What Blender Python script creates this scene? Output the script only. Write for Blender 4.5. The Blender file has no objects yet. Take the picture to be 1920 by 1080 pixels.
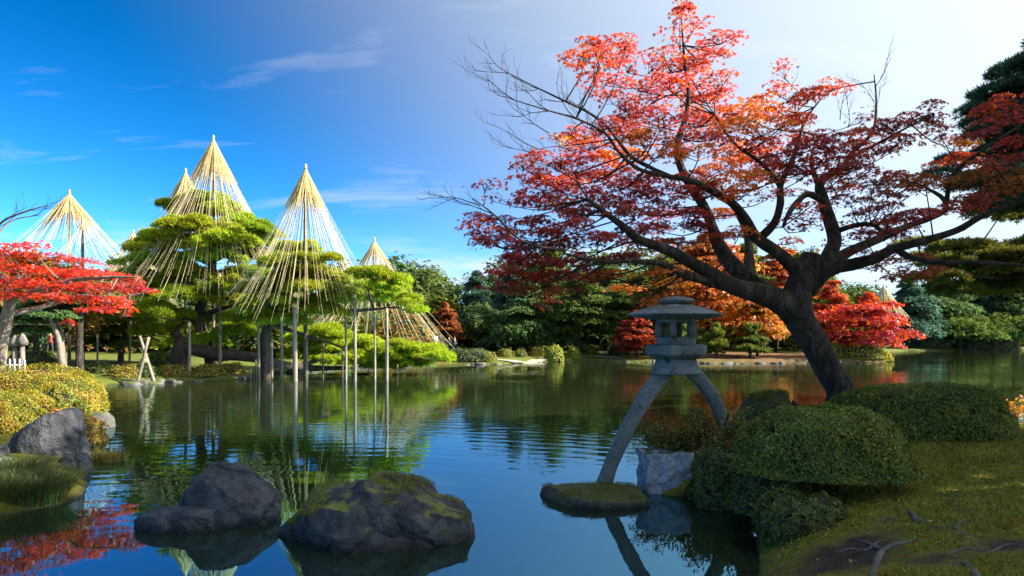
import bpy, math, random
import numpy as np
from mathutils import Vector

rad = math.radians
sc = bpy.context.scene
col = sc.collection

# ------------------------------------------------------------------ camera, sky, sun, exposure
CAM_H = 2.2            # eye height over the water (1.6 m over the mossy bank)
FPX = 1280.0           # focal length in photo pixels (24 mm lens, 1920 px wide)
HZ = 635.0             # horizon row in the photo

cam_d = bpy.data.cameras.new('camera')
cam_d.lens = 24.0
cam_d.sensor_width = 36.0
cam_d.shift_y = 95.0 / 1920.0
cam_d.clip_start = 0.1
cam_d.clip_end = 9000.0
cam = bpy.data.objects.new('camera', cam_d)
col.objects.link(cam)
cam.location = (0, 0, CAM_H)
cam.rotation_euler = (rad(90), 0, 0)
sc.camera = cam

SUN_AZ = 93.0          # degrees to the right of the view direction
SUN_EL = 31.0
world = bpy.data.worlds.new('World')
sc.world = world
world.use_nodes = True
wn = world.node_tree.nodes
wl = world.node_tree.links
wn.clear()
w_out = wn.new('ShaderNodeOutputWorld')
w_bg = wn.new('ShaderNodeBackground')
w_bg.inputs['Strength'].default_value = 0.058
sky = wn.new('ShaderNodeTexSky')
sky.sky_type = 'NISHITA'
sky.sun_disc = False
sky.sun_elevation = rad(SUN_EL)
sky.sun_rotation = rad(SUN_AZ)
sky.altitude = 2500
sky.air_density = 1.0
sky.dust_density = 0.3
sky.ozone_density = 3.0
w_hs = wn.new('ShaderNodeHueSaturation')
w_hs.inputs['Saturation'].default_value = 1.15; w_hs.inputs['Hue'].default_value = .491
w_s1 = wn.new('ShaderNodeVectorMath'); w_s1.operation = 'SCALE'; w_s1.inputs['Scale'].default_value = .2
w_gm = wn.new('ShaderNodeGamma'); w_gm.inputs['Gamma'].default_value = 1.6
w_s2 = wn.new('ShaderNodeVectorMath'); w_s2.operation = 'SCALE'; w_s2.inputs['Scale'].default_value = 5.8
wl.new(sky.outputs[0], w_s1.inputs[0]); wl.new(w_s1.outputs[0], w_gm.inputs[0]); wl.new(w_gm.outputs[0], w_s2.inputs[0])
wl.new(w_s2.outputs[0], w_hs.inputs['Color'])
# thin cirrus over the whole sky: noise on a flat cloud layer above the place
w_tc = wn.new('ShaderNodeTexCoord')
w_sep = wn.new('ShaderNodeSeparateXYZ')
wl.new(w_tc.outputs['Generated'], w_sep.inputs[0])
def wmath(op, a, b=None, clamp=False):
    n = wn.new('ShaderNodeMath'); n.operation = op; n.use_clamp = clamp
    for i, v in enumerate((a, b)):
        if v is None: continue
        if isinstance(v, (int, float)): n.inputs[i].default_value = v
        else: wl.new(v, n.inputs[i])
    return n.outputs[0]
wz = wmath('ADD', wmath('MAXIMUM', w_sep.outputs['Z'], 0.0), 0.12)
wx = wmath('DIVIDE', w_sep.outputs['X'], wz)
wy = wmath('DIVIDE', w_sep.outputs['Y'], wz)
w_cmb = wn.new('ShaderNodeCombineXYZ')
wl.new(wx, w_cmb.inputs[0]); wl.new(wy, w_cmb.inputs[1])
w_map = wn.new('ShaderNodeMapping')
w_map.inputs['Rotation'].default_value = (0, 0, rad(18))
w_map.inputs['Scale'].default_value = (0.55, 1.5, 1.0)
w_map.inputs['Location'].default_value = (7.4, 4.2, 0.0)
wl.new(w_cmb.outputs[0], w_map.inputs[0])
w_n = wn.new('ShaderNodeTexNoise')
w_n.inputs['Scale'].default_value = 1.15
w_n.inputs['Detail'].default_value = 9
w_n.inputs['Roughness'].default_value = 0.62
w_n.inputs['Distortion'].default_value = 0.5
wl.new(w_map.outputs[0], w_n.inputs['Vector'])
w_rmp = wn.new('ShaderNodeValToRGB')
w_rmp.color_ramp.elements[0].position = 0.56
w_rmp.color_ramp.elements[0].color = (0, 0, 0, 1)
w_rmp.color_ramp.elements[1].position = 0.82
w_rmp.color_ramp.elements[1].color = (0.62, 0.62, 0.62, 1)
wl.new(w_n.outputs[0], w_rmp.inputs[0])
w_mix = wn.new('ShaderNodeMix')
w_mix.data_type = 'RGBA'
wl.new(w_rmp.outputs[0], w_mix.inputs[0])
wl.new(w_hs.outputs[0], w_mix.inputs[6])
w_mix.inputs[7].default_value = (4.0, 4.3, 4.6, 1)
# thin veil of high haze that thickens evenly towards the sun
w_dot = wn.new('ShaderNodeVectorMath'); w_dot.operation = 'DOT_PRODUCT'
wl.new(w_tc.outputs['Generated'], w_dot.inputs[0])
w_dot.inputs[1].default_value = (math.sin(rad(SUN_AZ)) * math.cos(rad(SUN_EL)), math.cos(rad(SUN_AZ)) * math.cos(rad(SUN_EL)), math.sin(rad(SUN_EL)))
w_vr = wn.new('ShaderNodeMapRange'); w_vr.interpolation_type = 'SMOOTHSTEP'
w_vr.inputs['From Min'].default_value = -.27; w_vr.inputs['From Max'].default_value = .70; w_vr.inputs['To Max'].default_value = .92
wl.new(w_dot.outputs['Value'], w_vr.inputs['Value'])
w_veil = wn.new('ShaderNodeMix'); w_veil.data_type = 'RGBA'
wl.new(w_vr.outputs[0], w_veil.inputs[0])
# broken low cloud along the whole horizon
w_m2 = wn.new('ShaderNodeMapping'); w_m2.inputs['Scale'].default_value = (2.6, 2.6, 15.0); w_m2.inputs['Location'].default_value = (5.3, 1.4, 2.0)
wl.new(w_tc.outputs['Generated'], w_m2.inputs[0])
w_n2 = wn.new('ShaderNodeTexNoise'); w_n2.inputs['Scale'].default_value = 1.5; w_n2.inputs['Detail'].default_value = 7; w_n2.inputs['Roughness'].default_value = .55
wl.new(w_m2.outputs[0], w_n2.inputs['Vector'])
w_r2 = wn.new('ShaderNodeMapRange'); w_r2.interpolation_type = 'SMOOTHSTEP'
w_r2.inputs['From Min'].default_value = .46; w_r2.inputs['From Max'].default_value = .66; w_r2.inputs['To Max'].default_value = .9
wl.new(w_n2.outputs[0], w_r2.inputs['Value'])
w_r3 = wn.new('ShaderNodeMapRange'); w_r3.interpolation_type = 'SMOOTHSTEP'
w_r3.inputs['From Min'].default_value = .165; w_r3.inputs['From Max'].default_value = .10
wl.new(w_sep.outputs['Z'], w_r3.inputs['Value'])
w_lc = wn.new('ShaderNodeMix'); w_lc.data_type = 'RGBA'
wl.new(wmath('MULTIPLY', w_r2.outputs[0], w_r3.outputs[0]), w_lc.inputs[0])
wl.new(w_mix.outputs[2], w_lc.inputs[6]); w_lc.inputs[7].default_value = (3.9, 4.35, 4.9, 1)
wl.new(w_lc.outputs[2], w_veil.inputs[6])
# brighter round the unseen sun, as thin cloud is; added to fill the shade
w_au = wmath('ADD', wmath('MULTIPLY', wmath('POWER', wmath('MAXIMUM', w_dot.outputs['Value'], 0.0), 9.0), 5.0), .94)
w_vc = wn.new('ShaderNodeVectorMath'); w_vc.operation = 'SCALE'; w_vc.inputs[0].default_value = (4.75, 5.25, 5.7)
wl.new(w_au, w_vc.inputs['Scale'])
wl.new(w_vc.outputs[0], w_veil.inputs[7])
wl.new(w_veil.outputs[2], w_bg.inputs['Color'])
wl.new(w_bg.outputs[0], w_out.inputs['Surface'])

sun_d = bpy.data.lights.new('sun', 'SUN')
sun_d.energy = 5.0
sun_d.angle = rad(0.53)
sun_d.color = (1.0, 0.90, 0.74)
sun = bpy.data.objects.new('sun', sun_d)
col.objects.link(sun)
_s = Vector((math.sin(rad(SUN_AZ)) * math.cos(rad(SUN_EL)), math.cos(rad(SUN_AZ)) * math.cos(rad(SUN_EL)), math.sin(rad(SUN_EL))))
sun.rotation_euler = (-_s).to_track_quat('-Z', 'Y').to_euler()
sun.location = (60, 40, 60)

sc.view_settings.view_transform = 'Standard'
sc.view_settings.look = 'None'
sc.view_settings.exposure = 1.95
sc.view_settings.gamma = 1.0
sc.view_settings.use_curve_mapping = False
sc.render.engine = 'CYCLES'
sc.cycles.max_bounces = 8
sc.cycles.diffuse_bounces = 3
sc.cycles.transmission_bounces = 4
sc.cycles.transparent_max_bounces = 6
sc.cycles.sample_clamp_indirect = 6.0

# ------------------------------------------------------------------ helpers
def P(x, y, Y):
    """photo pixel at a real distance Y -> point in the place (metres)"""
    return np.array([(x - 960.0) / FPX * Y, Y, CAM_H + (HZ - y) / FPX * Y])

def px(n, Y):
    return n * Y / FPX

def _hash(ix, iy, iz, seed):
    h = (ix.astype(np.int64) * 374761393 + iy.astype(np.int64) * 668265263 + iz.astype(np.int64) * 2147483647 + seed * 974711) & 0xffffffff
    h = ((h ^ (h >> 13)) * 1274126177) & 0xffffffff
    h = (h ^ (h >> 16)) & 0xffffffff
    return h / 4294967295.0

def vnoise(p, seed=0):
    p = np.asarray(p, float)
    i = np.floor(p).astype(np.int64); f = p - i
    f = f * f * (3 - 2 * f)
    r = 0
    for dx in (0, 1):
        wx_ = f[:, 0] if dx else 1 - f[:, 0]
        for dy in (0, 1):
            wy_ = f[:, 1] if dy else 1 - f[:, 1]
            for dz in (0, 1):
                wz_ = f[:, 2] if dz else 1 - f[:, 2]
                r = r + wx_ * wy_ * wz_ * _hash(i[:, 0] + dx, i[:, 1] + dy, i[:, 2] + dz, seed)
    return r * 2 - 1

def fbm(p, seed=0, octv=4, gain=0.5):
    p = np.asarray(p, float); a = 1.0; s = 0; t = 0
    for k in range(octv):
        s = s + a * vnoise(p * (2.03 ** k) + 17.3 * k, seed + k); t += a; a *= gain
    return s / t

ORG = {}
def tag(o, label=None, cat=None, group=None, kind=None):
    if label: o['label'] = label
    if cat: o['category'] = cat
    if group: o['group'] = group
    if kind: o['kind'] = kind
    return o

def thing(name, label, cat, loc, group=None):
    o = bpy.data.objects.new(name, None)
    o.empty_display_size = 0.2
    col.objects.link(o)
    o.location = [float(v) for v in loc]
    ORG[o.name] = np.array(o.location)
    return tag(o, label, cat, group)

def mesh_data(name, V, F, tint=None, smooth=False):
    V = np.asarray(V, np.float32); F = np.asarray(F, np.int32)
    me = bpy.data.meshes.new(name)
    k = F.shape[1]
    me.vertices.add(len(V)); me.vertices.foreach_set('co', V.ravel())
    me.loops.add(F.size); me.loops.foreach_set('vertex_index', F.ravel())
    me.polygons.add(len(F))
    me.polygons.foreach_set('loop_start', np.arange(0, F.size, k, dtype=np.int32))
    me.polygons.foreach_set('loop_total', np.full(len(F), k, np.int32))
    if smooth: me.polygons.foreach_set('use_smooth', np.ones(len(F), bool))
    if tint is not None:
        at = me.attributes.new('tint', 'FLOAT_COLOR', 'POINT')
        c = np.ones((len(V), 4), np.float32); c[:, :3] = tint
        at.data.foreach_set('color', c.ravel())
    me.update(calc_edges=True)
    return me

def mk(name, V, F, mat, parent=None, tint=None, smooth=False, origin=None):
    """one mesh object; V in world metres; origin kept at the parent's base (or given)"""
    V = np.asarray(V, float)
    if parent is not None: o0 = ORG[parent.name]
    elif origin is not None: o0 = np.asarray(origin, float)
    else: o0 = np.zeros(3)
    me = mesh_data(name, V - o0, F, tint, smooth)
    me.materials.append(mat)
    o = bpy.data.objects.new(name, me)
    col.objects.link(o)
    ORG[o.name] = o0
    if parent is not None: o.parent = parent
    else: o.location = o0
    return o

class MB:
    """collects pieces of one part"""
    def __init__(s): s.v = []; s.f = []; s.t = []; s.n = 0
    def add(s, V, F, tint=None):
        V = np.asarray(V, float); F = np.asarray(F, int)
        if F.shape[1] == 3: F = np.concatenate([F, F[:, 2:3]], 1)
        s.v.append(V); s.f.append(F + s.n); s.n += len(V)
        s.t.append(np.broadcast_to(np.asarray((1, 1, 1) if tint is None else tint, float), (len(V), 3)))
        return s
    def build(s, name, mat, parent=None, smooth=False, origin=None, tint=False):
        V = np.concatenate(s.v); F = np.concatenate(s.f); T = np.concatenate(s.t)
        tri = F[:, 2] == F[:, 3]
        if tri.all(): F = F[:, :3]
        elif tri.any():
            Q = F[~tri]; F = np.concatenate([F[tri][:, :3], Q[:, [0, 1, 2]], Q[:, [0, 2, 3]]])
        return mk(name, V, F, mat, parent, T if tint else None, smooth, origin)

def smooth_line(pts, radii, step):
    pts = np.asarray(pts, float); radii = np.asarray(radii, float)
    if len(pts) == 2:
        n = max(2, int(np.linalg.norm(pts[1] - pts[0]) / step) + 1)
        t = np.linspace(0, 1, n)[:, None]
        return pts[0] * (1 - t) + pts[1] * t, radii[0] * (1 - t[:, 0]) + radii[1] * t[:, 0]
    e = np.concatenate([[2 * pts[0] - pts[1]], pts, [2 * pts[-1] - pts[-2]]])
    op, orr = [], []
    for i in range(len(pts) - 1):
        p0, p1, p2, p3 = e[i:i + 4]
        n = max(2, int(np.linalg.norm(p2 - p1) / step) + 1)
        t = np.linspace(0, 1, n, endpoint=(i == len(pts) - 2))[:, None]
        op.append(0.5 * ((2 * p1) + (p2 - p0) * t + (2 * p0 - 5 * p1 + 4 * p2 - p3) * t ** 2 + (3 * p1 - p0 - 3 * p2 + p3) * t ** 3))
        orr.append(radii[i] * (1 - t[:, 0]) + radii[i + 1] * t[:, 0])
    return np.concatenate(op), np.concatenate(orr)

def tube(pts, radii, sides=7, step=0.25, rough=0.0, seed=0, cap=True, raw=False, flat=1.0):
    if raw: c, r = np.asarray(pts, float), np.asarray(radii, float)
    else: c, r = smooth_line(pts, radii, step)
    d = np.gradient(c, axis=0); d /= np.linalg.norm(d, axis=1)[:, None] + 1e-9
    ref = np.array([0, 1.0, 0]) if abs(d[:, 1]).mean() < 0.8 else np.array([1.0, 0, 0])
    u = np.cross(d, ref); u /= np.linalg.norm(u, axis=1)[:, None] + 1e-9
    v = np.cross(d, u)
    if cap:
        c = np.concatenate([c[:1], c, c[-1:]]); r = np.concatenate([[r[0] * .02], r, [r[-1] * .02]])
        u = np.concatenate([u[:1], u, u[-1:]]); v = np.concatenate([v[:1], v, v[-1:]])
    a = np.linspace(0, 2 * math.pi, sides, endpoint=False)
    ring = np.cos(a)[None, :, None] * u[:, None, :] + flat * np.sin(a)[None, :, None] * v[:, None, :]
    R = np.repeat(r[:, None], sides, 1)
    if rough > 0:
        q = (c[:, None, :] + ring * r[:, None, None]).reshape(-1, 3)
        R = R * (1 + rough * fbm(q * 5.0, seed, 3).reshape(R.shape))
    V = (c[:, None, :] + ring * R[:, :, None]).reshape(-1, 3)
    n = len(c); i = np.arange(n - 1)[:, None] * sides; j = np.arange(sides)[None, :]; k = (j + 1) % sides
    F = np.stack([i + j, i + k, i + sides + k, i + sides + j], -1).reshape(-1, 4)
    return V, F

def box(cx, cy, cz, sx, sy, sz, rz=0.0):
    s = np.array([[-1, -1, -1], [1, -1, -1], [1, 1, -1], [-1, 1, -1], [-1, -1, 1], [1, -1, 1], [1, 1, 1], [-1, 1, 1]]) * 0.5 * np.array([sx, sy, sz])
    c, sn = math.cos(rz), math.sin(rz)
    s = np.stack([s[:, 0] * c - s[:, 1] * sn, s[:, 0] * sn + s[:, 1] * c, s[:, 2]], 1) + np.array([cx, cy, cz])
    return s, np.array([[0, 3, 2, 1], [4, 5, 6, 7], [0, 1, 5, 4], [1, 2, 6, 5], [2, 3, 7, 6], [3, 0, 4, 7]])

def loft(cx, cy, prof, sides=6, rot=0.0, bulge=0.0):
    """prof: list of (radius, z); closes with tiny rings"""
    a = np.linspace(0, 2 * math.pi, sides, endpoint=False) + rot
    V = np.concatenate([np.stack([cx + r * np.cos(a), cy + r * np.sin(a), np.full(sides, z)], 1) for r, z in prof])
    n = len(prof); i = np.arange(n - 1)[:, None] * sides; j = np.arange(sides)[None, :]; k = (j + 1) % sides
    return V, np.stack([i + j, i + k, i + sides + k, i + sides + j], -1).reshape(-1, 4)

def rot_from(normal, spin):
    """(N,3,3): template z -> normal, spun by angle"""
    n = normal / (np.linalg.norm(normal, axis=1)[:, None] + 1e-9)
    ref = np.where(np.abs(n[:, 2:3]) < 0.9, np.array([[0, 0, 1.0]]), np.array([[1.0, 0, 0]]))
    u = np.cross(ref, n); u /= np.linalg.norm(u, axis=1)[:, None] + 1e-9
    v = np.cross(n, u)
    c, s = np.cos(spin)[:, None], np.sin(spin)[:, None]
    return np.stack([u * c + v * s, v * c - u * s, n], 2)

def scatter(tv, tf, pos, normal, size, rng, tint):
    """template copied to every position: one array of vertices / faces / tints"""
    N = len(pos)
    R = rot_from(normal, rng.uniform(0, 2 * math.pi, N))
    V = np.einsum('nij,kj->nki', R, tv) * np.asarray(size).reshape(-1, 1, 1) + pos[:, None, :]
    K = len(tv)
    F = (tf[None] + (np.arange(N) * K)[:, None, None]).reshape(-1, tf.shape[1])
    T = np.repeat(np.broadcast_to(tint, (N, 3)), K, 0)
    return V.reshape(-1, 3), F, T

# leaf templates ------------------------------------------------
def _maple():
    v = [(0, -0.1, 0)]; f = []
    for a, r in ((-112, .62), (-52, .92), (0, 1.05), (52, .92), (112, .62)):
        t = rad(a); d = np.array([math.sin(t), math.cos(t)]); s = np.array([d[1], -d[0]])
        i = len(v)
        p1 = d * r * .38 + s * .17; p2 = d * r; p3 = d * r * .38 - s * .17
        for q, z in ((p1, .02), (p2, -.13), (p3, .02)): v.append((q[0], q[1], z))
        f += [(0, i, i + 1), (0, i + 1, i + 2)]
    return np.array(v), np.array(f)
MAPLE = _maple()
SPRAY = (np.array([(0, 0, 0), (.5, .32, .05), (1., .0, -.06), (.42, -.35, .03), (-.45, .3, -.03), (-.95, -.08, .04), (-.4, -.36, -.04), (.05, .85, .02), (-.1, -.8, .03)]),
         np.array([(0, 1, 2), (0, 2, 3), (0, 4, 5), (0, 5, 6), (0, 1, 7), (0, 6, 8)]))
LEAF = (np.array([(0, -.9, 0), (.42, 0, .1), (0, 1, 0), (-.42, 0, .1)]), np.array([(0, 1, 2), (0, 2, 3)]))
def _tuft(n, seed, spread, w, drop=0.0):
    r = np.random.default_rng(seed); v = []; f = []
    for k in range(n):
        a = 2 * math.pi * k / n + r.uniform(-.3, .3); e = r.uniform(*spread)
        d = np.array([math.cos(a) * math.cos(e), math.sin(a) * math.cos(e), math.sin(e)])
        s = np.cross(d, r.normal(size=3)); s /= np.linalg.norm(s); L = r.uniform(.75, 1.1)
        i = len(v)
        v += [s * w * .5, -s * w * .5, d * L * .6 - s * w * .42, d * L, ]
        f += [(i, i + 1, i + 2), (i, i + 2, i + 3)]
    return np.array(v), np.array(f)
TUFT = _tuft(8, 5, (0.0, 1.3), .15)
TUFT_FAR = _tuft(6, 8, (-.15, 1.2), .42)
BLADE = (np.array([(-.1, 0, 0), (.1, 0, 0), (.12, .1, .55), (0, .4, 1.0)]), np.array([(0, 1, 2), (0, 2, 3)]))

# ------------------------------------------------------------------ materials
def new_mat(name):
    m = bpy.data.materials.new(name); m.use_nodes = True
    nt = m.node_tree; nt.nodes.clear()
    out = nt.nodes.new('ShaderNodeOutputMaterial')
    return m, nt, out

def nd(nt, kind, **kw):
    n = nt.nodes.new(kind)
    for k, v in kw.items():
        if k in n.inputs.keys():
            s = n.inputs[k]
            if hasattr(v, 'is_linked') or hasattr(v, 'links'): nt.links.new(v, s)
            else: s.default_value = v
        else: setattr(n, k, v)
    return n

def ramp(nt, fac, stops):
    n = nt.nodes.new('ShaderNodeValToRGB')
    el = n.color_ramp.elements
    while len(el) > 1: el.remove(el[-1])
    el[0].position = stops[0][0]; el[0].color = (*stops[0][1], 1)
    for p_, c_ in stops[1:]:
        e = el.new(p_); e.color = (*c_, 1)
    nt.links.new(fac, n.inputs[0])
    return n.outputs[0]

def noise(nt, vec, scale, detail=5, rough=.55, dist=0.0, out=0):
    n = nt.nodes.new('ShaderNodeTexNoise')
    n.inputs['Scale'].default_value = scale; n.inputs['Detail'].default_value = detail
    n.inputs['Roughness'].default_value = rough; n.inputs['Distortion'].default_value = dist
    if vec is not None: nt.links.new(vec, n.inputs['Vector'])
    return n.outputs[out]

def mixc(nt, fac, a, b, mode='MIX'):
    n = nt.nodes.new('ShaderNodeMix'); n.data_type = 'RGBA'; n.blend_type = mode
    for i, v in ((0, fac), (6, a), (7, b)):
        if isinstance(v, (int, float)): n.inputs[i].default_value = v
        elif isinstance(v, tuple): n.inputs[i].default_value = (*v, 1)
        else: nt.links.new(v, n.inputs[i])
    return n.outputs[2]

def mth(nt, op, a, b=None, clamp=False):
    n = nt.nodes.new('ShaderNodeMath'); n.operation = op; n.use_clamp = clamp
    for i, v in enumerate((a, b)):
        if v is None: continue
        if isinstance(v, (int, float)): n.inputs[i].default_value = v
        else: nt.links.new(v, n.inputs[i])
    return n.outputs[0]

def bump(nt, h, strength, dist):
    n = nt.nodes.new('ShaderNodeBump')
    n.inputs['Strength'].default_value = strength; n.inputs['Distance'].default_value = dist
    nt.links.new(h, n.inputs['Height'])
    return n.outputs[0]

def leaf_mat(name, trans=.45, var=.35, sat=.12, gloss=.0, rough=.45):
    m, nt, out = new_mat(name)
    at = nt.nodes.new('ShaderNodeAttribute'); at.attribute_name = 'tint'
    ge = nt.nodes.new('ShaderNodeNewGeometry')
    r = ge.outputs['Random Per Island']
    hs = nt.nodes.new('ShaderNodeHueSaturation')
    nt.links.new(at.outputs['Color'], hs.inputs['Color'])
    nt.links.new(mth(nt, 'ADD', mth(nt, 'MULTIPLY', r, 2 * var), 1 - var), hs.inputs['Value'])
    r2 = mth(nt, 'FRACT', mth(nt, 'MULTIPLY', r, 37.7))
    nt.links.new(mth(nt, 'ADD', mth(nt, 'MULTIPLY', r2, .05), .475), hs.inputs['Hue'])
    nt.links.new(mth(nt, 'ADD', mth(nt, 'MULTIPLY', r2, 2 * sat), 1 - sat), hs.inputs['Saturation'])
    c = hs.outputs[0]
    d = nt.nodes.new('ShaderNodeBsdfDiffuse'); nt.links.new(c, d.inputs[0])
    t = nt.nodes.new('ShaderNodeBsdfTranslucent'); nt.links.new(mixc(nt, .0, c, c), t.inputs[0])
    mx = nt.nodes.new('ShaderNodeMixShader'); mx.inputs[0].default_value = trans
    nt.links.new(d.outputs[0], mx.inputs[1]); nt.links.new(t.outputs[0], mx.inputs[2])
    res = mx.outputs[0]
    if gloss > 0:
        g = nt.nodes.new('ShaderNodeBsdfGlossy'); g.inputs['Roughness'].default_value = rough
        m2 = nt.nodes.new('ShaderNodeMixShader'); m2.inputs[0].default_value = gloss
        nt.links.new(res, m2.inputs[1]); nt.links.new(g.outputs[0], m2.inputs[2]); res = m2.outputs[0]
    nt.links.new(res, out.inputs[0])
    return m

def rough_mat(name, stops, scale, bscale, bdist, rough=.85, stretch=None, moss=None, spots=None, cracks=0.0, wet=False):
    """noise-coloured surface with fine relief; moss=(colour, amount) grows on up-facing faces"""
    m, nt, out = new_mat(name)
    tc = nt.nodes.new('ShaderNodeTexCoord')
    ge = nt.nodes.new('ShaderNodeNewGeometry')
    vec = ge.outputs['Position']
    if stretch:
        mp = nt.nodes.new('ShaderNodeMapping'); mp.inputs['Scale'].default_value = stretch
        nt.links.new(vec, mp.inputs[0]); vec = mp.outputs[0]
    n1 = noise(nt, vec, scale, 8, .62, .4)
    c = ramp(nt, n1, stops)
    fine = noise(nt, vec, bscale, 6, .6, .3)
    c = mixc(nt, .55, c, ramp(nt, fine, [(.3, (.45, .45, .45)), (.7, (1.35, 1.35, 1.35))]), 'MULTIPLY')
    if spots:
        sp = noise(nt, vec, spots[1], 4, .6, .6)
        f = ramp(nt, sp, [(spots[2], (0, 0, 0)), (spots[2] + .06, (1, 1, 1))])
        c = mixc(nt, f, c, spots[0])
    rgh = rough
    if cracks:
        vo = nt.nodes.new('ShaderNodeTexVoronoi'); vo.feature = 'DISTANCE_TO_EDGE'; vo.inputs['Scale'].default_value = cracks
        wob = nt.nodes.new('ShaderNodeMix'); wob.data_type = 'VECTOR'; wob.inputs[0].default_value = .35
        nz = nt.nodes.new('ShaderNodeTexNoise'); nz.inputs['Scale'].default_value = 2.2; nz.inputs['Detail'].default_value = 5
        nt.links.new(vec, nz.inputs['Vector']); nt.links.new(vec, wob.inputs[4]); nt.links.new(nz.outputs['Color'], wob.inputs[5])
        nt.links.new(wob.outputs[1], vo.inputs['Vector'])
        crk = ramp(nt, vo.outputs['Distance'], [(0.0, (.25, .25, .25)), (.035, (.8, .8, .8)), (.12, (1, 1, 1))])
        c = mixc(nt, .8, c, crk, 'MULTIPLY')
    if wet:
        spz = nt.nodes.new('ShaderNodeSeparateXYZ'); nt.links.new(ge.outputs['Position'], spz.inputs[0])
        wl_ = mth(nt, 'ADD', spz.outputs['Z'], mth(nt, 'MULTIPLY', n1, .06))
        c = mixc(nt, 1.0, c, ramp(nt, wl_, [(.05, (.32, .32, .30)), (.13, (1, 1, 1))]), 'MULTIPLY')
    if moss:
        sep = nt.nodes.new('ShaderNodeSeparateXYZ'); nt.links.new(ge.outputs['Normal'], sep.inputs[0])
        mn = noise(nt, vec, moss[2], 6, .65, .5)
        f = mth(nt, 'ADD', mth(nt, 'MULTIPLY', sep.outputs['Z'], .45), mn)
        f = ramp(nt, f, [(moss[1], (0, 0, 0)), (moss[1] + .10, (1, 1, 1))])
        mc = ramp(nt, noise(nt, vec, 38., 4), [(.3, tuple(v * .5 for v in moss[0])), (.7, tuple(v * 1.35 for v in moss[0]))])
        c = mixc(nt, f, c, mc)
    b = nt.nodes.new('ShaderNodeBsdfPrincipled')
    nt.links.new(c, b.inputs['Base Color'])
    b.inputs['Roughness'].default_value = rgh
    b.inputs['Specular IOR Level'].default_value = .3
    hsum = mth(nt, 'ADD', mth(nt, 'MULTIPLY', n1, 1.4), fine)
    if cracks: hsum = mth(nt, 'ADD', hsum, mth(nt, 'MULTIPLY', mth(nt, 'MINIMUM', vo.outputs['Distance'], .10), 7.0))
    nt.links.new(bump(nt, hsum, .9, bdist), b.inputs['Normal'])
    nt.links.new(b.outputs[0], out.inputs[0])
    return m

M = {}
M['leaf'] = leaf_mat('leaf', .5, .38)
M['maple_leaf'] = leaf_mat('maple_leaf', .62, .42, .1, .02, .4)
M['needle'] = leaf_mat('needle', .55, .4, .12)
M['shrub_leaf'] = leaf_mat('shrub_leaf', .3, .45, .15, .025, .5)
M['bark_dark'] = rough_mat('bark_dark', [(.3, (.014, .011, .009)), (.52, (.045, .036, .030)), (.70, (.10, .088, .078)), (.82, (.20, .19, .175))], 3.6, 18, .05, .9, (1.6, 1.6, .55), moss=((.055, .070, .016), .82, 2.6), cracks=5.5)
M['bark_pine'] = rough_mat('bark_pine', [(.3, (.022, .016, .012)), (.6, (.075, .052, .038)), (.8, (.14, .105, .08))], 2.2, 9, .03, .9, (1.5, 1.5, .5))
M['bark_pale'] = rough_mat('bark_pale', [(.3, (.08, .062, .05)), (.6, (.20, .165, .135)), (.8, (.34, .30, .25))], 2.5, 9, .02, .85, (1.5, 1.5, .5))
M['pole'] = rough_mat('pole', [(.3, (.10, .082, .062)), (.55, (.22, .19, .15)), (.8, (.34, .30, .24))], 1.6, 8, .01, .8, (2, 2, .35))
M['pole_dark'] = rough_mat('pole_dark', [(.3, (.045, .034, .026)), (.6, (.10, .080, .062)), (.8, (.17, .14, .115))], 1.6, 8, .01, .85, (2, 2, .35))
M['straw'] = rough_mat('straw', [(.3, (.40, .27, .10)), (.6, (.58, .43, .19)), (.8, (.72, .58, .30))], 3, 14, .01, .9)
M['rope'] = rough_mat('rope', [(.3, (.54, .43, .24)), (.6, (.69, .58, .36)), (.8, (.80, .70, .48))], 2, 14, .003, .9)
M['rock'] = rough_mat('rock', [(.25, (.008, .009, .011)), (.5, (.030, .033, .038)), (.7, (.070, .073, .080)), (.85, (.14, .14, .145))], 2.6, 15, .06, .7, None, moss=((.11, .13, .012), .86, 2.6), cracks=2.6, wet=True)
M['rock_plain'] = rough_mat('rock_plain', [(.25, (.008, .009, .012)), (.5, (.030, .033, .040)), (.72, (.075, .08, .09)), (.85, (.13, .13, .14))], 2.6, 14, .06, .6, cracks=2.2, wet=True)
M['rock_moss'] = rough_mat('rock_moss', [(.25, (.02, .02, .018)), (.5, (.055, .055, .05)), (.75, (.12, .12, .115))], 3, 14, .04, .85, None, moss=((.050, .062, .012), .74, 2.6), cracks=3.0, wet=True)
M['shore_rock'] = rough_mat('shore_rock', [(.25, (.03, .028, .026)), (.5, (.085, .08, .072)), (.75, (.20, .185, .165))], 1.5, 7, .03, .85, None, moss=((.07, .09, .02), .84, 1.2))
M['granite'] = rough_mat('granite', [(.25, (.045, .060, .066)), (.5, (.095, .118, .126)), (.75, (.17, .20, .21))], 2.0, 30, .006, .8, None, moss=((.055, .065, .03), .93, 3.), spots=((.04, .05, .045), 7.0, .60))
M['lichen_stone'] = rough_mat('lichen_stone', [(.25, (.11, .135, .175)), (.5, (.24, .275, .33)), (.75, (.38, .415, .46))], 6, 30, .01, .8, None, moss=((.045, .055, .014), .84, 3.), spots=((.09, .11, .13), 30.0, .53))
M['mossy_dark'] = rough_mat('mossy_dark', [(.25, (.010, .010, .010)), (.5, (.03, .03, .03)), (.75, (.10, .10, .105))], 3, 14, .05, .85, None, moss=((.035, .045, .012), .52, 2.6), cracks=3.0)
M['white_paint'] = rough_mat('white_paint', [(.3, (.34, .34, .33)), (.7, (.50, .50, .48))], 2, 20, .002, .6)
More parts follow.
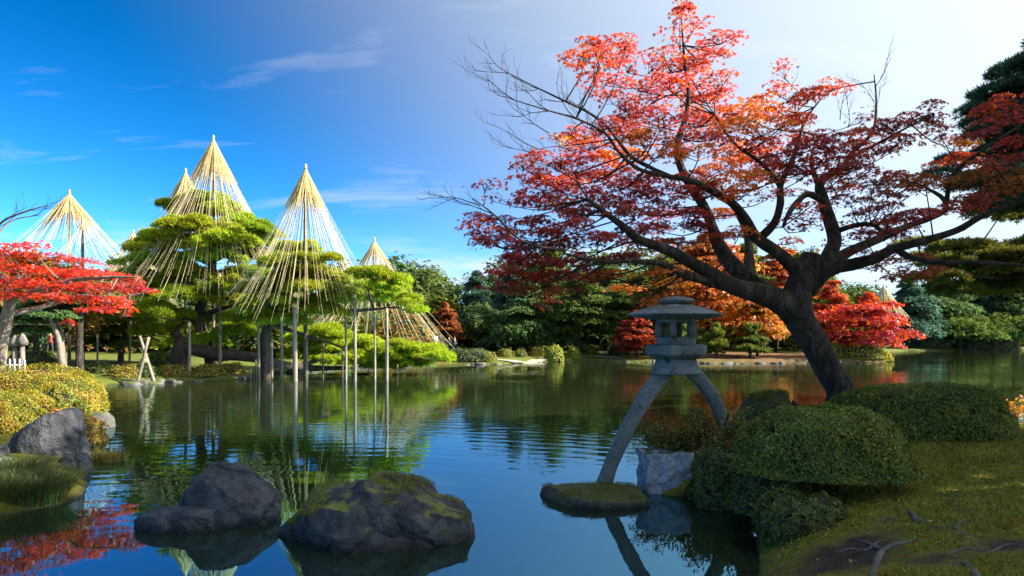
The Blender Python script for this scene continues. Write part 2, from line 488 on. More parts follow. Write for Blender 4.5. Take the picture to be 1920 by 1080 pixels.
M['twig'] = rough_mat('twig', [(.3, (.012, .009, .007)), (.7, (.04, .028, .022))], 3, 18, .004, .9)
M['root'] = rough_mat('root', [(.3, (.03, .028, .026)), (.6, (.085, .08, .078)), (.8, (.15, .14, .14))], 5, 22, .01, .8, moss=((.05, .06, .015), .95, 4.))

# ------------------------------------------------------------------ the pond and the land around it
LAKE = np.array([(2.27, 6.3), (2.75, 7.6), (3.0, 8.7), (2.9, 9.2), (1.95, 9.75), (2.1, 10.4), (3.1, 11.8), (4.6, 13.6), (6.6, 14.9), (9.0, 15.3),
                 (11.6, 15.6), (13.4, 17.2), (17, 22), (25, 26), (42, 34), (90, 60), (160, 120), (150, 150), (105, 140), (82, 127), (66, 118),
                 (44, 82), (36.5, 66.5), (34.5, 63.5), (31, 62), (26, 62), (22, 60.5), (18, 60), (14, 62), (10.3, 64), (7.5, 68), (3, 65), (-1.3, 58),
                 (-4, 57.5), (-6.5, 58), (-9.5, 54), (-12.5, 50), (-14.5, 46), (-15.4, 41), (-14.6, 36), (-16.5, 35.2), (-19.3, 33.3), (-18.6, 30), (-16, 26.5),
                 (-13.2, 22.2), (-10.9, 18), (-9.0, 14.6), (-7.5, 12), (-6.3, 10), (-5.9, 9.2), (-6.6, 8.2), (-6.4, 6), (-5, 4.2), (-2, 3.3), (1, 3.8)])

def lake_sd(X, Y):
    """signed distance to the waterline, positive on land"""
    q = np.stack([X, Y], -1).reshape(-1, 2)
    best = np.full(len(q), 1e9); inside = np.zeros(len(q), bool)
    n = len(LAKE)
    for i in range(n):
        a = LAKE[i]; b = LAKE[(i + 1) % n]
        ab = b - a; t = np.clip(((q - a) @ ab) / (ab @ ab), 0, 1)
        best = np.minimum(best, np.linalg.norm(q - (a + t[:, None] * ab), axis=1))
        cond = (a[1] > q[:, 1]) != (b[1] > q[:, 1])
        xi = (b[0] - a[0]) * (q[:, 1] - a[1]) / (b[1] - a[1] + 1e-12) + a[0]
        inside ^= cond & (q[:, 0] < xi)
    return np.where(inside, -best, best).reshape(np.shape(X))

def ground_z(X, Y):
    X = np.atleast_1d(np.asarray(X, float)); Y = np.atleast_1d(np.asarray(Y, float))
    p2 = np.stack([X.ravel(), Y.ravel(), np.zeros(X.size)], 1)
    dist = np.hypot(X, Y)
    wob = fbm(p2 * .9, 3, 3).reshape(X.shape) * np.clip(dist * .02, .12, .8)
    sd = lake_sd(X, Y) + wob * .5
    near = np.clip(1 - dist / 26, 0, 1) ** .5 * np.clip((X + 2) / 3, 0, 1)
    under = np.maximum(sd * .45, -.9)
    rise = .22 * (1 - np.exp(-np.maximum(sd, 0) / .35)) + (.40 * near + .12) * (1 - np.exp(-np.maximum(sd, 0) / 1.3)) + np.minimum(np.maximum(sd, 0) * .028 * (1 - near), 2.6)
    z = np.where(sd < 0, under, rise)
    z = z + np.where(sd > .15, 1, 0) * (fbm(p2 * 2.2, 9, 4).reshape(X.shape) * .05 + np.clip(1 - dist / 16, 0, 1) * np.abs(fbm(p2 * 5.5, 12, 3)).reshape(X.shape) * .07)
    # wooded rise far behind
    z = z + np.clip((dist - 170) / 500, 0, 1) * 6
    return z

def gz(x, y): return float(ground_z(np.array([x]), np.array([y]))[0])

def build_ground():
    ang = np.concatenate([np.arange(-180, -44, 4.0), np.arange(-44, 44, .3), np.arange(44, 180, 4.0)])
    r = np.concatenate([[.02, .6, 1.2], 1.8 * 1.0132 ** np.arange(0, 400), [420, 520, 700, 1000, 1600, 2600, 4500]])
    A, R = np.meshgrid(np.radians(ang), r)
    X = np.sin(A) * R; Y = np.cos(A) * R
    Z = ground_z(X, Y)
    V = np.stack([X, Y, Z], -1).reshape(-1, 3)
    na = len(ang); i = np.arange(len(r) - 1)[:, None] * na; j = np.arange(na)[None, :]; k = (j + 1) % na
    F = np.stack([i + j, i + k, i + na + k, i + na + j], -1).reshape(-1, 4)
    p2 = np.stack([V[:, 0], V[:, 1], np.zeros(len(V))], 1)
    n1 = fbm(p2 * .55, 21, 4); n2 = fbm(p2 * 1.7, 31, 4); n3 = fbm(p2 * .12, 41, 3)
    moss = np.array([.11, .115, .012]); moss2 = np.array([.19, .18, .014]); dirt = np.array([.040, .031, .024])
    grass = np.array([.085, .105, .018]); grass2 = np.array([.105, .12, .02]); litter = np.array([.14, .085, .04]); mud = np.array([.03, .032, .022])
    def mixn(a, b, t): t = np.clip(t, 0, 1)[:, None]; return a * (1 - t) + b * t
    near = mixn(moss, moss2, n2 * 1.4 + .45)
    x, y = V[:, 0], V[:, 1]
    dpatch = np.exp(-(((x - 3.9) / 1.5) ** 2 + ((y - 5.9) / 1.0) ** 2))
    near = near * (1 - np.clip((n1 + n2 * .8) * 2.2 + dpatch * .9 - .85, 0, 1))[:, None] + dirt * np.clip((n1 + n2 * .8) * 2.2 + dpatch * .9 - .85, 0, 1)[:, None]
    far = mixn(grass, grass2, n1 * 1.2 + .5)
    far = mixn(far, litter * .7, (n3 * 1.2 - .1) * 1.2)
    pen = np.clip(1 - np.hypot((x - 24) / 14, (y - 70) / 16), 0, 1) * 2.4
    far = mixn(far, litter * (.85 + .3 * n2[:, None]), pen)
    d = np.hypot(x, y)
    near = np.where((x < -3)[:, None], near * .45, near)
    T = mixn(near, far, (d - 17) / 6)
    T = np.where((V[:, 2] < .02)[:, None], mud, T)
    T = np.clip(T, .004, 1)
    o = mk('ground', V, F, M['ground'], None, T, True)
    tag(o, 'mossy and grassy land around the garden pond', None, None, 'structure')

m, nt, out = new_mat('ground')
at = nt.nodes.new('ShaderNodeAttribute'); at.attribute_name = 'tint'
ge = nt.nodes.new('ShaderNodeNewGeometry')
f1 = noise(nt, ge.outputs['Position'], 9, 8, .65, .3)
f2 = noise(nt, ge.outputs['Position'], 55, 5, .6)
c = mixc(nt, .75, at.outputs['Color'], ramp(nt, f1, [(.3, (.4, .42, .5)), (.52, (1, 1, 1)), (.72, (1.5, 1.4, .95))]), 'MULTIPLY')
c = mixc(nt, .6, c, ramp(nt, f2, [(.3, (.5, .5, .5)), (.7, (1.5, 1.5, 1.4))]), 'MULTIPLY')
b = nt.nodes.new('ShaderNodeBsdfPrincipled'); nt.links.new(c, b.inputs['Base Color'])
b.inputs['Roughness'].default_value = .95; b.inputs['Specular IOR Level'].default_value = .15
nt.links.new(bump(nt, mth(nt, 'ADD', f1, mth(nt, 'MULTIPLY', f2, .4)), 1.0, .06), b.inputs['Normal'])
nt.links.new(b.outputs[0], out.inputs[0])
M['ground'] = m
build_ground()

# water: a dark greenish mirror with soft cross ripples, calm patches near the bank
m, nt, out = new_mat('pond_water')
ge = nt.nodes.new('ShaderNodeNewGeometry')
mp = nt.nodes.new('ShaderNodeMapping'); mp.inputs['Scale'].default_value = (.35, 1.0, 1.0)
nt.links.new(ge.outputs['Position'], mp.inputs[0])
r1 = noise(nt, mp.outputs[0], 2.6, 2, .5, .25)
r2 = noise(nt, mp.outputs[0], 9.0, 2, .5, .2)
wv = nt.nodes.new('ShaderNodeTexWave')
wv.wave_type = 'RINGS'; wv.rings_direction = 'Z'
mp2 = nt.nodes.new('ShaderNodeMapping'); mp2.inputs['Location'].default_value = (3.5, -5.0, 0)
nt.links.new(ge.outputs['Position'], mp2.inputs[0])
nt.links.new(mp2.outputs[0], wv.inputs['Vector'])
wv.inputs['Scale'].default_value = .62; wv.inputs['Distortion'].default_value = 2.2; wv.inputs['Detail'].default_value = 1.0; wv.inputs['Detail Scale'].default_value = .6
calm = ramp(nt, noise(nt, ge.outputs['Position'], .11, 2), [(.36, (.12, .12, .12)), (.62, (1, 1, 1))])
sep = nt.nodes.new('ShaderNodeSeparateXYZ'); nt.links.new(ge.outputs['Position'], sep.inputs[0])
glass = mth(nt, 'MULTIPLY', mth(nt, 'SUBTRACT', sep.outputs['Y'], 6.0), .10, True)
calm2 = mth(nt, 'MULTIPLY', calm, mth(nt, 'ADD', mth(nt, 'MULTIPLY', glass, .9), .1))
hh = mth(nt, 'ADD', mth(nt, 'MULTIPLY', r1, 1.0), mth(nt, 'MULTIPLY', r2, .16))
hh = mth(nt, 'ADD', hh, mth(nt, 'MULTIPLY', wv.outputs['Fac'], .22))
hh = mth(nt, 'MULTIPLY', hh, calm2)
b = nt.nodes.new('ShaderNodeBsdfPrincipled')
b.inputs['Base Color'].default_value = (.012, .016, .006, 1)
b.inputs['Roughness'].default_value = .015
b.inputs['IOR'].default_value = 3.6
b.inputs['Specular Tint'].default_value = (.26, .78, 1.0, 1)
nt.links.new(bump(nt, hh, 1.0, .010), b.inputs['Normal'])
nt.links.new(b.outputs[0], out.inputs[0])
M['water'] = m
wp = np.array([(-60, -10, 0), (260, -10, 0), (260, 240, 0), (-60, 240, 0)], float)
o = mk('pond_water', wp, np.array([[0, 1, 2, 3]]), M['water'])
tag(o, 'calm pond water mirroring the sky and the pines', None, None, 'structure')

def ribbon(name, pts, width, mat, label, lift=.03):
    c, r = smooth_line(np.array([(x, y, 0) for x, y in pts], float), np.full(len(pts), width), .8)
    d = np.gradient(c, axis=0); d /= np.linalg.norm(d, axis=1)[:, None]
    s = np.stack([d[:, 1], -d[:, 0], d[:, 2] * 0], 1)
    k = np.linspace(-.5, .5, 7)
    V = c[:, None, :] + s[:, None, :] * (k * width)[None, :, None]
    V[:, :, 2] = ground_z(V[:, :, 0], V[:, :, 1]) + lift
    n = len(c); i = np.arange(n - 1)[:, None] * 7; j = np.arange(6)[None, :]
    F = np.stack([i + j, i + j + 1, i + 8 + j, i + 7 + j], -1).reshape(-1, 4)
    o = mk(name, V.reshape(-1, 3), F, mat, None, None, True)
    tag(o, label, None, None, 'structure')
M['gravel'] = rough_mat('gravel', [(.3, (.16, .14, .11)), (.6, (.26, .23, .19)), (.8, (.34, .31, .26))], 3, 22, .02, .95)
ribbon('path', [(-30, 78), (-14, 71), (-4, 68.5), (4, 75), (12, 79), (24, 86)], 1.7, M['gravel'], 'pale gravel path along the far shore')
ribbon('shore_path', [(-1.8, 59.3), (1.2, 61.8), (3.6, 66.0), (7.5, 69.3), (10.6, 65.2)], .55, M['gravel'], 'pale gravel strip edging the far waterline', .12)

# ------------------------------------------------------------------ generators
def icosphere(level):
    t = (1 + 5 ** .5) / 2
    v = [(-1, t, 0), (1, t, 0), (-1, -t, 0), (1, -t, 0), (0, -1, t), (0, 1, t), (0, -1, -t), (0, 1, -t), (t, 0, -1), (t, 0, 1), (-t, 0, -1), (-t, 0, 1)]
    f = [(0, 11, 5), (0, 5, 1), (0, 1, 7), (0, 7, 10), (0, 10, 11), (1, 5, 9), (5, 11, 4), (11, 10, 2), (10, 7, 6), (7, 1, 8), (3, 9, 4), (3, 4, 2), (3, 2, 6), (3, 6, 8), (3, 8, 9), (4, 9, 5), (2, 4, 11), (6, 2, 10), (8, 6, 7), (9, 8, 1)]
    V = np.array(v, float); V /= np.linalg.norm(V, axis=1)[:, None]; F = np.array(f)
    for _ in range(level):
        E = np.concatenate([F[:, [0, 1]], F[:, [1, 2]], F[:, [2, 0]]]); E.sort(1)
        U, inv = np.unique(E, axis=0, return_inverse=True); inv = inv.ravel()
        mid = V[U[:, 0]] + V[U[:, 1]]; mid /= np.linalg.norm(mid, axis=1)[:, None]
        n = len(V); V = np.concatenate([V, mid]); k = len(F)
        a, b_, c_ = n + inv[:k], n + inv[k:2 * k], n + inv[2 * k:]
        F = np.concatenate([np.stack([F[:, 0], a, c_], 1), np.stack([F[:, 1], b_, a], 1), np.stack([F[:, 2], c_, b_], 1), np.stack([a, b_, c_], 1)])
    return V, F
ICO = {k: icosphere(k) for k in (3, 4, 5)}

def rock_shape(c, rx, ry, h, seed, prof=None, level=5, cuts=14, depth=.35, rough=.07, tilt=0.0, expo=.62, yshift=0.0):
    """boulder with a given crest line prof(u) over its width, faceted and pitted"""
    rng = np.random.default_rng(seed)
    S, F = ICO[level]
    x, y, z = S.T
    w = np.sqrt(np.maximum(1 - x * x, 1e-4))
    crest = np.interp(x, [p_[0] for p_ in prof], [p_[1] for p_ in prof]) if prof else np.ones_like(x)
    up = np.clip(z / w, -1, 1)
    Z = np.where(z > 0, np.maximum(up, 0) ** expo * crest * h * np.minimum(1, w * 1.6 + .12), z * depth)
    V = np.stack([x * rx, y * ry + yshift * np.maximum(Z, 0), Z], 1)
    for k in range(cuts):
        n = rng.normal(size=3); n[2] = abs(n[2]) * .7; n /= np.linalg.norm(n)
        s = V @ n
        dd = s.max() * rng.uniform(.78, .93)
        V = V - np.outer(np.maximum(s - dd, 0) * .8, n)
    q = V / max(rx, .3)
    n = V / (np.linalg.norm(V, axis=1)[:, None] + 1e-6)
    rg = 1 - np.abs(fbm(q * 1.6 + seed, seed + 5, 4))
    V = V + n * ((rg - .75) * rough * 1.3 + fbm(q * 5 + seed, seed + 9, 4) * rough * .55)[:, None] * min(rx, h * 2)
    return V + np.asarray(c), F

def rock(name, label, c, rx, ry, h, seed, mat, cat='rock', group=None, moss_n=0, moss_t=.5, **kw):
    V, F = rock_shape(c, rx, ry, h, seed, **kw)
    o = mk(name, V, F, mat, None, None, True, origin=c)
    tag(o, label, cat, group)
    if moss_n:   # raised cushions of moss on the shelves of the stone
        rng = np.random.default_rng(seed + 900)
        nr = np.empty(len(V) * 3, np.float32); o.data.vertices.foreach_get('normal', nr); nr = nr.reshape(-1, 3)
        w = fbm(V * 2.3 + seed, seed + 40, 4) + nr[:, 2] * .45
        idx = np.where((w > moss_t) & (V[:, 2] > .10))[0]
        idx = rng.choice(idx, moss_n); pos = V[idx] + rng.normal(size=(moss_n, 3)) * .012 + nr[idx] * .012 * np.clip((w[idx] - moss_t) * 8, 0, 1)[:, None]
        tt = np.where((rng.random(moss_n) < .5)[:, None], np.array((.10, .12, .012)), np.array((.17, .17, .014)))
        Vm, Fm, Tm = scatter(BLADE[0], BLADE[1], pos, nr[idx] + rng.normal(size=(moss_n, 3)) * .6, rng.uniform(.012, .028, moss_n), rng, tints(rng, moss_n, tt, .25))
        tag(mk('moss_cushions', Vm, Fm, M['shrub_leaf'], o, Tm), kind='stuff')
    return o

def tints(rng, n, base, jit=.18):
    base = np.asarray(base, float)
    return np.clip(base * (1 + rng.normal(size=(n, 1)) * jit) * (1 + rng.normal(size=(n, 3)) * jit * .35), .002, 1)

def dome_points(rng, n, c, rx, ry, rz, under=.2, lump=.28, seed=0, thick=.45):
    """points through the upper shell of a flattened, lumpy foliage pad"""
    r = np.sqrt(rng.uniform(0, 1, n)); a = rng.uniform(0, 2 * math.pi, n)
    d = np.stack([r * np.cos(a), r * np.sin(a), np.sqrt(np.maximum(1 - r * r, 0))], 1)
    k = 1 + lump * vnoise(d * 2.3 + seed * 3.7, seed) + lump * .6 * vnoise(d * 5.1 + seed, seed + 3)
    t = rng.uniform(0, 1, n) ** .6
    z = d[:, 2] * (1 - thick + thick * t) - under * (1 - d[:, 2]) * rng.uniform(0, 1, n)
    p = np.stack([d[:, 0] * rx * k, d[:, 1] * ry * k, z * rz * k], 1) + np.asarray(c)
    nn = np.stack([d[:, 0] * .8, d[:, 1] * .8, .35 + d[:, 2]], 1) + rng.normal(size=(n, 3)) * .3
    return p, nn

def nearest_on(line, p):
    i = np.argmin(np.linalg.norm(line - p, axis=1)); return i

def add_twigs(mb, rng, start, centre, pts, r0, n, droop=0.0):
    """a bough from start to a pad, forking into n twigs that end among its leaves"""
    mid = start * .45 + centre * .55 + np.array([0, 0, -.06 * np.linalg.norm(centre - start)]) + rng.normal(size=3) * .05 * np.linalg.norm(centre - start)
    mb.add(*tube([start, mid, centre], [r0, r0 * .75, r0 * .5], 5, .3))
    for k in range(n):
        e = pts[rng.integers(len(pts))]
        s = mid * .4 + centre * .6 if k % 2 else centre
        m_ = (s + e) / 2 + rng.normal(size=3) * .06 * np.linalg.norm(e - s) + np.array([0, 0, .05 * np.linalg.norm(e - s)])
        mb.add(*tube([s, m_, e], [r0 * .45, r0 * .32, r0 * .14], 4, .4))

def lobed_tree(name, label, base, H, W, tint, seed, group=None, n=2600, size=.3, tmpl=SPRAY, mat='leaf', bark='bark_pine', cat='tree', crown_z=.6, crown_h=.42, lobes=16, lean=0.0, fork=5):
    """broadleaved tree: tapered trunk, forked limbs, uneven crown of leaf clumps"""
    rng = np.random.default_rng(seed); base = np.asarray(base, float)
    root = thing(name, label, cat, base, group)
    cz = H * crown_z; C = base + np.array([lean, 0, cz])
    tp = [base + np.array([0, 0, -.2]), base + np.array([lean * .2 + rng.normal() * .1, 0, H * .2]), base + np.array([lean * .6, rng.normal() * .2, H * .42]), C + np.array([0, 0, H * .12])]
    r0 = max(.09, H * .022)
    tube_t = tube(tp, [r0 * 1.35, r0, r0 * .75, r0 * .3], 8, .4, .15, seed)
    mk('trunk', *tube_t, M[bark], root, None, True)
    cl, _ = smooth_line(tp, [1, 1, 1, 1], .3)
    R = np.array([W / 2, W / 2, H * crown_h])
    pts, nrm, tn = [], [], []
    for k in range(lobes):
        d = rng.normal(size=3); d /= np.linalg.norm(d)
        if d[2] < -.35: d[2] *= -.6
        lc = C + d * R * rng.uniform(.35, .78)
        lr = R * rng.uniform(.32, .5)
        nn = int(n / lobes)
        p, q = dome_points(rng, nn, lc - np.array([0, 0, lr[2] * .35]), lr[0], lr[1], lr[2] * 1.15, under=.35, seed=seed + k, thick=.7)
        pts.append(p); nrm.append(q + rng.normal(size=q.shape) * .25); tn.append(tints(rng, nn, np.asarray(tint) * rng.uniform(.75, 1.25), .2))
        if k < fork:
            s = cl[int(len(cl) * rng.uniform(.45, .8))]
            mk('branch', *tube([s, s * .5 + lc * .5 + np.array([0, 0, .2]), lc], [r0 * .5, r0 * .3, r0 * .12], 6, .5), M[bark], root, None, True)
    pts = np.concatenate(pts); nrm = np.concatenate(nrm); tn = np.concatenate(tn)
    V, F, T = scatter(tmpl[0], tmpl[1], pts, nrm, rng.uniform(.65, 1.3, len(pts)) * size, rng, tn)
    tag(mk('crown', V, F, M[mat], root, T), kind='stuff')
    return root

def tiered_tree(name, label, base, H, W, tint, seed, group=None, n=2600, size=.32, tmpl=TUFT_FAR, bark='bark_pine', cat='tree', z0=.28, tiers=9, per=5, power=.8, droop=.06, mat='needle', rzk=.5):
    """conifer with a straight trunk and flat foliage shelves on tiers of boughs"""
    rng = np.random.default_rng(seed); base = np.asarray(base, float)
    root = thing(name, label, cat, base, group)
    r0 = max(.12, H * .02)
    bend = rng.normal(size=2) * .25
    def ax(t): return base + np.array([bend[0] * math.sin(t * 3), bend[1] * math.sin(t * 2.6), H * t])
    mk('trunk', *tube([ax(0) - np.array([0, 0, .2]), ax(.25), ax(.5), ax(.75), ax(.97)], [r0 * 1.3, r0, r0 * .8, r0 * .5, r0 * .1], 8, .5, .12, seed), M[bark], root, None, True)
    pts, nrm, tn = [], [], []; mb = MB()
    tot = sum(per for _ in range(tiers))
    for k in range(tiers):
        t = z0 + (1 - z0) * (k + rng.uniform(-.25, .25)) / tiers
        Rk = W / 2 * max(.12, (1 - (t - z0) / (1 - z0))) ** power
        a0 = rng.uniform(0, 6.28)
        for j in range(per):
            a = a0 + 6.283 * j / per + rng.normal() * .25
            L = Rk * rng.uniform(.5, 1.2)
            o_ = ax(t); e = o_ + np.array([math.cos(a) * L * .6, math.sin(a) * L * .6, -droop * L + rng.normal() * (.1 + .03 * H)])
            nn = int(n / tot * (.5 + L / (W / 2)))
            p, q = dome_points(rng, nn, e, L * .55, L * .55, max(.3, L * .55 * rzk), under=.3, seed=seed + k * 7 + j, thick=.6)
            pts.append(p); nrm.append(q); tn.append(tints(rng, nn, np.asarray(tint) * rng.uniform(.75, 1.25), .2))
            mb.add(*tube([o_, (o_ + e) / 2 + np.array([0, 0, .1]), e], [r0 * .3, r0 * .22, r0 * .1], 5, .6))
    mb.build('boughs', M[bark], root, True)['kind'] = 'stuff'
    p, q = dome_points(rng, max(20, n // 30), ax(.97), W * .09, W * .09, W * .12, seed=seed)
    pts.append(p); nrm.append(q); tn.append(tints(rng, len(p), tint))
    pts = np.concatenate(pts); nrm = np.concatenate(nrm); tn = np.concatenate(tn)
    V, F, T = scatter(tmpl[0], tmpl[1], pts, nrm, rng.uniform(.65, 1.3, len(pts)) * size, rng, tn)
    tag(mk('crown', V, F, M[mat], root, T), kind='stuff')
    return root

def padded_tree(name, label, base, trunk, trunk_r, limbs, pads, tint, seed, dens, size, tmpl, mat, bark, cat='pine', group=None, twig_n=5, twig_r=.022, depth=1.0, under=.25, lump=.3, thick=.5, tint_fn=None, branch_from=None, rzmin=.08, ryk=1.0, nrm_up=0.0, nrm_rand=0.0, clump=0.0):
    """tree built on a measured skeleton: trunk, limbs (each a part) and foliage pads (centre, rx, rz)"""
    rng = np.random.default_rng(seed)
    root = thing(name, label, cat, base, group)
    mk('trunk', *tube(trunk, trunk_r, 12, .12, .16, seed), M[bark], root, None, True)
    lines = [smooth_line(trunk, trunk_r, .15)]
    for k, (lp, lr) in enumerate(limbs):
        mk('branch', *tube(lp, lr, 9, .12, .14, seed + k), M[bark], root, None, True)
        lines.append(smooth_line(lp, lr, .15))
    L = np.concatenate([a for a, b_ in lines]); LR = np.concatenate([b_ for a, b_ in lines])
    mb = MB(); pts, nrm, tn = [], [], []
    for k, pd in enumerate(pads):
        c, rx, rz = pd[0], pd[1], max(pd[2], rzmin); dn = pd[3] if len(pd) > 3 else 1.0
        n = int(dens * dn * (rx * rx * ryk * 3 + rx * rz * 4)) + 8
        p, q = dome_points(rng, n, c - np.array([0, 0, rz * .45]), rx, rx * ryk, rz * 1.35, under=under, lump=lump, seed=seed + k, thick=thick)
        if clump > 0:   # tufts gather in small rounded clumps with gaps between
            m_ = max(5, int(3.0 * rx * rx / (clump * clump)))
            cc, cq = dome_points(rng, m_, c - np.array([0, 0, rz * .45]), rx, rx * ryk, rz * 1.3, under=under, lump=lump, seed=seed + k, thick=thick)
            sz = clump * rng.uniform(.55, 1.2, m_); w_ = sz ** 2 / (sz ** 2).sum()
            idx = rng.choice(m_, n, p=w_)
            r_ = np.sqrt(rng.uniform(0, 1, n)); a_ = rng.uniform(0, 6.2832, n); h_ = np.sqrt(np.maximum(1 - r_ * r_, 0))
            dloc = np.stack([r_ * np.cos(a_), r_ * np.sin(a_), h_ * .55 - .1], 1)
            p = cc[idx] + dloc * sz[idx][:, None]
            q = dloc * np.array([.9, .9, 1.6]) + cq[idx] * .25 + np.array([0, 0, .25]) + rng.normal(size=(n, 3)) * .2
        q = q * (1 - nrm_up) + np.array([0, 0, 1.0]) * nrm_up + rng.normal(size=q.shape) * nrm_rand
        base_t = tint_fn(c, rng) if tint_fn else np.asarray(tint) * rng.uniform(.8, 1.2)
        pts.append(p); nrm.append(q); tn.append(tints(rng, n, base_t, .16))
        s = L[np.argmin(np.linalg.norm(L - c, axis=1) + 1.2 * np.maximum(L[:, 2] - c[2], 0))]
        add_twigs(mb, rng, s, c - np.array([0, 0, rz * .4]), p, min(twig_r, twig_r * (.5 + rx)), twig_n)
    o = mb.build('twigs', M[bark if bark != 'bark_dark' else 'twig'], root, True); o['kind'] = 'stuff'
    pts = np.concatenate(pts); nrm = np.concatenate(nrm); tn = np.concatenate(tn)
    V, F, T = scatter(tmpl[0], tmpl[1], pts, nrm, rng.uniform(.7, 1.25, len(pts)) * size, rng, tn)
    tag(mk('crown', V, F, M[mat], root, T), kind='stuff')
    return root, L, rng

def clipped_shrub(name, label, c, rx, ry, h, tint, seed, n, size, group=None, cat='shrub', flat=.55, lump=.12, hollow=0.0, mat='shrub_leaf', core=True, jit=.22, tint2=None, foot=None):
    """clipped azalea mound: stems and a dark core inside, shell of small leaves"""
    rng = np.random.default_rng(seed); c = np.asarray(c, float)
    root = thing(name, label, cat, c, group)
    def surf(a, e, s=1.0):
        ce = np.cos(e) ** flat; se = np.sin(e)
        d = np.stack([np.cos(a) * ce, np.sin(a) * ce, se], 1)
        k = s * (1 + lump * vnoise(d * 2.1 + seed, seed) + lump * .6 * vnoise(d * 5.5 + seed, seed + 1))
        return d * np.array([rx, ry, h]) * k[:, None] + c, d / np.array([rx, ry, h])
    a = rng.uniform(0, 6.2832, n); e = np.arcsin(np.clip(rng.uniform(-.12, 1, n), -.3, 1))
    e = np.maximum(e, 0.0) if hollow == 0 else e
    p, q = surf(a, np.abs(e), 1.0)
    depth = 1 - .10 * rng.uniform(0, 1, n) ** 1.5
    p = (p - c) * depth[:, None] + c
    p[:, 2] += np.where(e < 0, e * h * .3, 0)
    q = q / np.linalg.norm(q, axis=1)[:, None]
    shoot = (rng.random(n) < .10) * rng.uniform(.5, 3.2, n) * size * (fbm(p * 3 + seed, seed + 6, 2) + .6)
    p = p + q * shoot[:, None]
    keep = fbm((p - c) * 4.5 + seed, seed + 4, 3) > -.42
    q = q + rng.normal(size=q.shape) * .6
    p, q, n = p[keep], q[keep], int(keep.sum())
    T = tints(rng, n, tint, jit)
    if tint2 is not None:
        w = np.clip(fbm((p - c) * 2.5 + seed, seed + 2, 3) * 2 + .3, 0, 1)[:, None]
        T = T * (1 - w) + tints(rng, n, tint2, jit) * w
    V, F, TT = scatter(LEAF[0], LEAF[1], p, q, rng.uniform(.6, 1.3, n) * size, rng, T)
    tag(mk('foliage', V, F, M[mat], root, TT), kind='stuff')
    if core:  # smooth dark dome put in to block the view through the leaves
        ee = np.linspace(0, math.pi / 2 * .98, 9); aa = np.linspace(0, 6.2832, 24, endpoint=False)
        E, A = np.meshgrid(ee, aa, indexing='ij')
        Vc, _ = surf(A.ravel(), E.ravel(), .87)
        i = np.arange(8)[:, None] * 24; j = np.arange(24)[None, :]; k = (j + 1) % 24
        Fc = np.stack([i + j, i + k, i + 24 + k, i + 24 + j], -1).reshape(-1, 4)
        mk('inner_core', Vc, Fc, M['twig'], root, None, True)
    mb = MB()
    for k in range(7):
        a = rng.uniform(0, 6.28); q = c + np.array([math.cos(a) * rx * .55, math.sin(a) * ry * .55, h * .55])
        s_ = c + np.array([rng.normal() * .05, rng.normal() * .05, -.12])
        if foot is not None: s_ = np.array([c[0] + rng.normal() * .12, c[1] + rng.normal() * .12, foot])
        mb.add(*tube([s_, (s_ + q) / 2 + rng.normal(size=3) * .03, q], [.03, .02, .01], 6, .1))
    mb.build('stems', M['twig'], root, True)['kind'] = 'stuff'
    return root

def stand(x, d):
    X = (x - 960.0) / FPX * d
    return np.array([X, d, gz(X, d)])
def top_h(b, ytop): return CAM_H + (HZ - ytop) / FPX * b[1] - b[2]

GREEN = (.115, .16, .036); DEEP = (.09, .145, .05); BLUEG = (.075, .14, .095); OLIVE = (.13, .15, .024); YEL = (.22, .22, .025)  # BLUEG: own blue green in mid view, haze put into colour far right
ORANGE = (.55, .16, .018); RED = (.46, .040, .020); CRIM = (.34, .018, .022); RUST = (.32, .095, .025)

